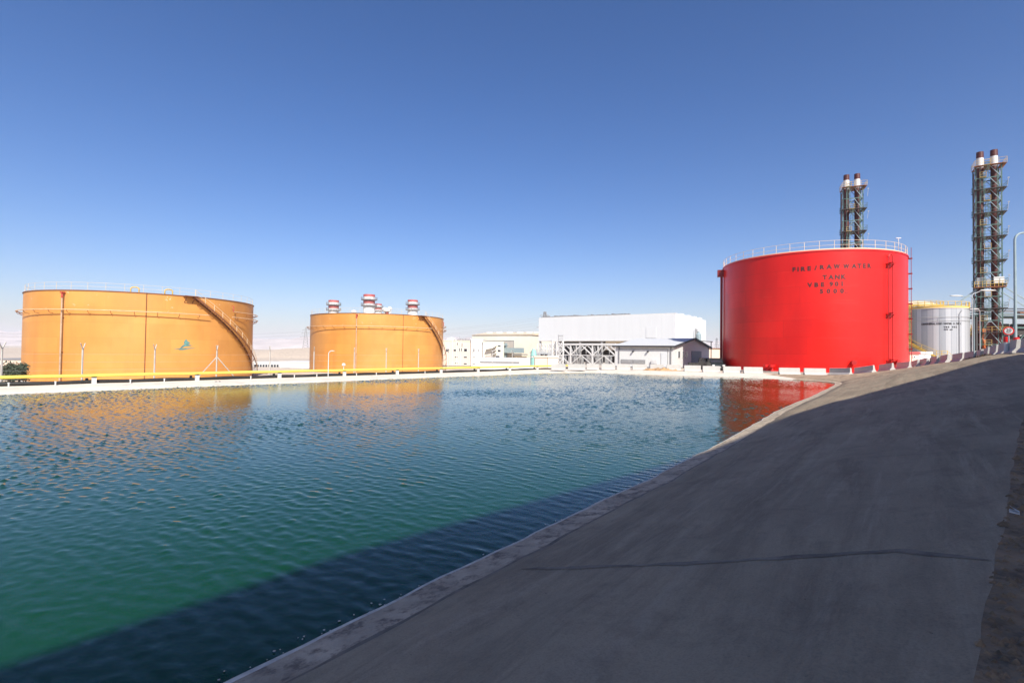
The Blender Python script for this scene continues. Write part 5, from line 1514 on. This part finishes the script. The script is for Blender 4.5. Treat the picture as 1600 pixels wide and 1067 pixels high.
def mound(label, cx, cy, z, L, W, H, yaw, m, seed):
    r = np.random.default_rng(seed); n1, n2 = 50, 26
    mb = MB(); vs = []
    g = r.normal(size=(n1,n2))
    for _ in range(3): g = (g+np.roll(g,1,0)+np.roll(g,-1,0)+np.roll(g,1,1)+np.roll(g,-1,1))/5
    for i in range(n1):
        for j in range(n2):
            u, v = i/(n1-1)*2-1, j/(n2-1)*2-1
            f = max(0, 1-(u*u+v*v)); hh = H*f**.7*(1+.9*g[i,j]) + .0
            vs.append((u*L/2*(1+.06*g[i,j]), v*W/2*(1+.2*g[i,j]), hh-.06+ .02*g[i,j]))
    fs = [(i*n2+j,(i+1)*n2+j,(i+1)*n2+j+1,i*n2+j+1) for i in range(n1-1) for j in range(n2-1)]
    mb.add(vs, fs, 0, True); o = mb.build('sand_mound' if m == M['dirtmound'] else 'debris_pile', m, loc=(cx,cy,z)); o.rotation_euler.z = yaw
    tag(o, label, 'mound'); return o
p = at(1034, 583, 66.0); mound('spill of orange sand on the far bank in front of the white hut', p.x, 66.2, -2.36, 5.6, 2.6, .45, R_(-8), M['dirtmound'], 4)
# weeds at the foot of the ramp barriers
wd = MB(); r = hsh(31)
for k in range(900):
    f = r.random(); px = 1519+f*42
    i = min(range(len(RAMP)-1), key=lambda q: abs(RAMP[q][0]-px)); d = np.interp(px, [q[0] for q in RAMP], [q[1] for q in RAMP]); z = np.interp(px, [q[0] for q in RAMP], [q[2] for q in RAMP])
    q = Vector((rx(px)*d, d, z)); q.x -= .38+r.gauss(.15,.12); q.y += r.gauss(0,.1)+.1
    h = r.uniform(.05,.28); a = r.uniform(0,2*PI); l_ = Vector((math.cos(a)*h*.5, math.sin(a)*h*.5, h)); s = Vector((-math.sin(a),math.cos(a),0))*.02
    wd.add([q-s-Vector((0,0,.1)), q+s-Vector((0,0,.1)), q+l_], [(0,1,2)])
tag(wd.build('dry_weeds', M['leafbrown']), 'straggly dry weeds growing along the foot of the ramp barriers', 'weeds', kind='stuff')
# soil clods, gravel and litter on the bank top beside the camera
cl = MB(); r = hsh(5)
def clod(c, s, r):
    vs = [Vector((r.uniform(.6,1.2)*x, r.uniform(.6,1.2)*y, r.uniform(.5,.9)*z))*s+Vector(c) for x,y,z in ((1,0,0),(0,1,0),(-1,0,0),(0,-1,0),(0,0,1),(0,0,-1))]
    cl.add(vs, [(0,1,4),(1,2,4),(2,3,4),(3,0,4),(1,0,5),(2,1,5),(3,2,5),(0,3,5)])
T_line = [(0,.25,-1.58),(2.2,2.4,-1.52),(5.6,5.6,-1.3),(9.3,9.1,-1.05),(16.6,15.4,-.62)]
for k in range(2600):
    f = 1+r.random()**1.3*2.999; i = int(f); u = f-i; a_, b_ = T_line[i], T_line[i+1]
    x, y, z = [a_[q]+(b_[q]-a_[q])*u for q in range(3)]
    o = abs(r.gauss(0,.8)) + (.12 if i > 2 else .0); x += o*.72; y -= o*.69
    ok1, l1, n1_, _ = ground.ray_cast(Vector((x, y, 3)), Vector((0,0,-1)))
    ok2, l2, n2_, _ = bank.ray_cast(Vector((x, y, 3)), Vector((0,0,-1)))
    zt2 = max([q.z for ok_, q in ((ok1, l1), (ok2, l2)) if ok_] or [z])
    clod((x, y, zt2), r.uniform(.008,.035)*(1 if r.random() < .95 else 2.2), r)
tag(cl.build('loose_stones', M['soil']), 'loose clods and pebbles along the top edge of the concrete slope', 'stones', kind='stuff')
def scrap(label, px, py, z, L, W, a, m):
    x_, z_ = ray(px, py); Y = z/z_
    o = MB().box((0,0,0),(L,W,.012)).add([(-L/2,-W/2,.006),(L/2,-W/2,.006),(L/2,W/2,.03),(-L/2,W/2,.05)], [(0,1,2,3)]).build('litter', m, loc=(x_*Y, Y, z+.02))
    o.rotation_euler = (.1,.1,a); tag(o, label, 'litter')
scrap('scrap of pale litter on the brown soil at the right edge', 1585, 803, -1.27, .16, .06, .8, M['lightsteel'])

fo = MB(); rf_ = hsh(61)
pre = cl; 
for k in range(260):
    u = rf_.random(); x = -2.6+u*7.5; i_ = int(np.argmin(np.abs(Wa[:,0]-x)+100*(Wa[:,1] > 22)))
    if rf_.random() > (.95 if x < -.8 else .25): continue
    q = Vector((Wa[i_,0]+rf_.uniform(-.2,.2), Wa[i_,1], WZ+.012)); d_ = Vector((Ca[i_,0]-Wa[i_,0], Ca[i_,1]-Wa[i_,1], 0)).normalized()
    q -= d_*(abs(rf_.gauss(.0,.014)) + .004); q += Vector((-d_.y, d_.x, 0))*rf_.uniform(-.2,.2)
    s_ = rf_.uniform(.004,.015); pts = [q+Vector((math.cos(a)*s_*rf_.uniform(.6,1.3), math.sin(a)*s_*rf_.uniform(.6,1.3), 0)) for a in np.linspace(0, 2*PI, 8)[:-1]]
    fo.add(pts+[q+Vector((0,0,.006))], [(j_, (j_+1) % 7, 7) for j_ in range(7)])
tag(fo.build('foam_scum', M['scum']), 'flecks of pale scum floating against the near concrete edge', 'scum', kind='stuff')

# iron rungs set in the bank in front of the red tank
p = at(1192, 589.5, 58.6)
t = thing('bank_steps', 'small set of grey steps let into the bank below the red tank', 'steps', (p.x, 58.6, -2.45))
for k in range(3): part(MB().box((0,.35*k,.06+.07*k),(1.6,.18,.05)), 'tread', M['pad'], t)

# ------------------------------------------------------------------ pylons and hills
def pylon(label, px, py_top, Y, H, z0=-9):
    p = at(px, py_top, Y); H = p.z-z0
    t = thing('power_pylon', label, 'pylon', (p.x, Y, z0), R_(25), group='distant power pylons'); m = MB(); s = H/40
    W = lambda z: 4.2*s*(1-z/H)**1.1+.7*s
    Cs = ((-1,-1),(1,-1),(1,1),(-1,1))
    zs = [H*(1-(1-k/11)**1.15) for k in range(12)]
    for k in range(11):
        for q in range(4):
            c, d = Cs[q], Cs[(q+1) % 4]; a, b = zs[k], zs[k+1]
            m.bar((c[0]*W(a),c[1]*W(a),a),(c[0]*W(b),c[1]*W(b),b),.35*s)
            m.bar((c[0]*W(a),c[1]*W(a),a),(d[0]*W(b),d[1]*W(b),b),.2*s).bar((d[0]*W(a),d[1]*W(a),a),(c[0]*W(b),c[1]*W(b),b),.2*s)
    part(m, 'lattice', M['midgrey'], t)
    for f, l in ((.66,8),(.79,6.5),(.91,5)):
        part(MB().bar((-l*s,0,H*f),(l*s,0,H*f),.3*s).bar((-l*s,0,H*f),(0,0,H*f+2*s),.25*s).bar((l*s,0,H*f),(0,0,H*f+2*s),.25*s), 'cross_arm', M['midgrey'], t)
    return p.x, Y, H, s, z0
A1 = pylon('tall power pylon on the plain, just left of the second orange tank', 478, 512, 700, 42)
A2 = pylon('power pylon showing only its top above the left end of the white hall', 851.5, 487, 640, 42)
A3 = pylon('power pylon out of view beyond the left edge of the photo', -150, 505, 620, 42)
A4 = pylon('faint power pylon left of the red tank in the haze', 1120, 528, 1300, 42)
def wires(a, b, label):
    m = MB()
    for f, l in ((.66,8),(.79,6.5),(.91,5)):
        for s_ in (-1,1):
            pts = []
            for k in range(25):
                u = k/24
                p0 = Vector((a[0]+s_*l*a[3]*.9, a[1]+s_*l*a[3]*.42, a[4]+a[2]*f-2)); p1 = Vector((b[0]+s_*l*b[3]*.9, b[1]+s_*l*b[3]*.42, b[4]+b[2]*f-2))
                p = p0.lerp(p1, u); p.z -= 9*(1-(2*u-1)**2); pts.append(p)
            m.tube(pts, .05, 4)
    tag(m.build('power_lines', M['midgrey']), label, 'power lines')
wires(A3, A1, 'thin power lines crossing the haze behind the first orange tank')
wires(A1, A2, 'thin power lines crossing the haze behind the second orange tank')

def hills(name, Y0, Y1, h, seed, x0=-9000, x1=9000, rough=1.0, z0=-12):
    r = np.random.default_rng(seed); n, k = 320, 14
    xs = np.linspace(x0, x1, n)
    prof = sum(r.uniform(.4,1)*np.sin(xs*f+r.uniform(0,6))/(i+1)**.8 for i, f in enumerate((.0006,.0011,.0023,.0041,.0083,.015,.03)))
    prof = (prof-prof.min())/(prof.max()-prof.min())
    vs = []
    for j in range(k):
        v = j/(k-1)
        nz = r.normal(size=n); nz = np.convolve(nz, np.ones(5)/5, 'same')
        z = z0 + h*(.45+.55*prof)*np.sin(v*PI/2)**.8*(1+.10*nz*(0 if j in (0,k-1) else 1)) 
        y = Y0+(Y1-Y0)*v + 200*np.sin(xs*.0009+seed)
        vs += [(x, yy, zz) for x, yy, zz in zip(xs, y, z)]
    m = MB(); m.add(vs, [(j*n+i, j*n+i+1, (j+1)*n+i+1, (j+1)*n+i) for j in range(k-1) for i in range(n-1)], 0, True)
    tag(m.build(name, M['hill']), None, None, kind='structure')
hills('hills', 6200, 8200, 260, 3)
# pale ridge of desert between the tanks
def ridge():
    r = np.random.default_rng(9); n, k = 90, 14; vs = []
    for j in range(k):
        v = j/(k-1)
        for i in range(n):
            u = i/(n-1); x = -330+330*u + 0; y = 420+v*260
            z = -9.5 + 10.5*math.sin(PI*min(1,v*1.0))**.8*(sstep(0,.35,np.array(u)))*(1-sstep(.8,1,np.array(u)))+.25*r.normal()
            vs.append((x, y, float(z)))
    m = MB(); m.add(vs, [(j*n+i, j*n+i+1, (j+1)*n+i+1, (j+1)*n+i) for j in range(k-1) for i in range(n-1)], 0, True)
    tag(m.build('terrain_ridge', M['ground']), None, None, kind='structure')
ridge()
haze()

# ------------------------------------------------------------------ unseen building added behind the camera, shaped to cast the near bank's shadow
SHADE_H = 11.0
def shade_building():
    lab = 'plain plant building whose shadow falls on the near bank'
    hs = Vector((S.x, S.y))/S.z
    pts = []
    for x, y, z in SHADE:
        q = Vector((x, y)) + hs*(SHADE_H - z); pts.append((q.x, q.y))
    d0 = Vector(pts[0])-Vector(pts[1]); pts = [tuple(Vector(pts[0])+d0.normalized()*40)] + pts
    # close the footprint on the far side
    a, b = Vector(pts[0]), Vector(pts[-1])
    nrm = Vector((.7,-.7))*18
    poly = pts + [tuple(b+nrm), tuple(a+nrm)]
    t = thing('unseen_shade_building', lab, 'building', (pts[0][0], pts[0][1], -3))
    o = Vector(pts[0])
    part(MB().prism([(p[0]-o.x, p[1]-o.y) for p in poly], 0, SHADE_H+3), 'wall', M['cream'], t)
def hit_bank(px, py):
    x_, z_ = ray(px, py); ok, loc, nor, idx = bank.ray_cast(Vector((0,0,0)), Vector((x_,1,z_)).normalized()); return loc if ok else None
def joint(name, path, w0, m, seed, lift=.004):
    r = hsh(seed); pts = []
    for (a, b) in zip(path, path[1:]):
        n = 14
        for k in range(n):
            p = hit_bank(a[0]+(b[0]-a[0])*k/n, a[1]+(b[1]-a[1])*k/n)
            if p: pts.append(Vector(p))
    L, Rr = [], []
    for i, p in enumerate(pts):
        d = (pts[min(i+1,len(pts)-1)]-pts[max(i-1,0)]); d.z = 0; d.normalize(); s = Vector((-d.y, d.x, 0))
        w_ = w0*(1+.25*math.sin(i*.35))*min(1, .25+min(i, len(pts)-1-i)/6); j = .1*w0*math.sin(i*.8)
        out = []
        for q in (p+s*(w_/2+j), p-s*(w_/2-j)):
            ok, loc, nor, idx = bank.ray_cast(Vector((q.x, q.y, q.z+.5)), Vector((0,0,-1)))
            out.append((loc if ok else q)+Vector((0,0,lift)))
        L.append(out[0]); Rr.append(out[1])
    n = len(L)
    tag(MB().add(L+Rr, [(k, k+1, n+k+1, n+k) for k in range(n-1)]).build(name, m), None, None, kind='structure')
bpy.context.evaluated_depsgraph_get()
joint('concrete_seam', [(815,889),(1000,883),(1130,877),(1260,869),(1400,860),(1558,876)], .07, M['crack'], 3)
joint('concrete_seam', [(1180,735),(1340,716),(1560,701)], .02, M['crack'], 4)
SHADE = [(-4.07,3.97,WZ),(-2.1,6.25,WZ),(5.0,12.95,WZ)]
for px, py in ((1165,680),(1200,662),(1250,644),(1320,624),(1412,599),(1469,584),(1525,568),(1581,556)):
    # march the sight line until it meets the bank
    x_, z_ = ray(px, py); hit = None
    dg = bpy.context.evaluated_depsgraph_get()
    ok, loc, nor, idx = bank.ray_cast(Vector((0,0,0)), Vector((x_,1,z_)).normalized())
    if ok: SHADE.append(tuple(loc))
shade_building()
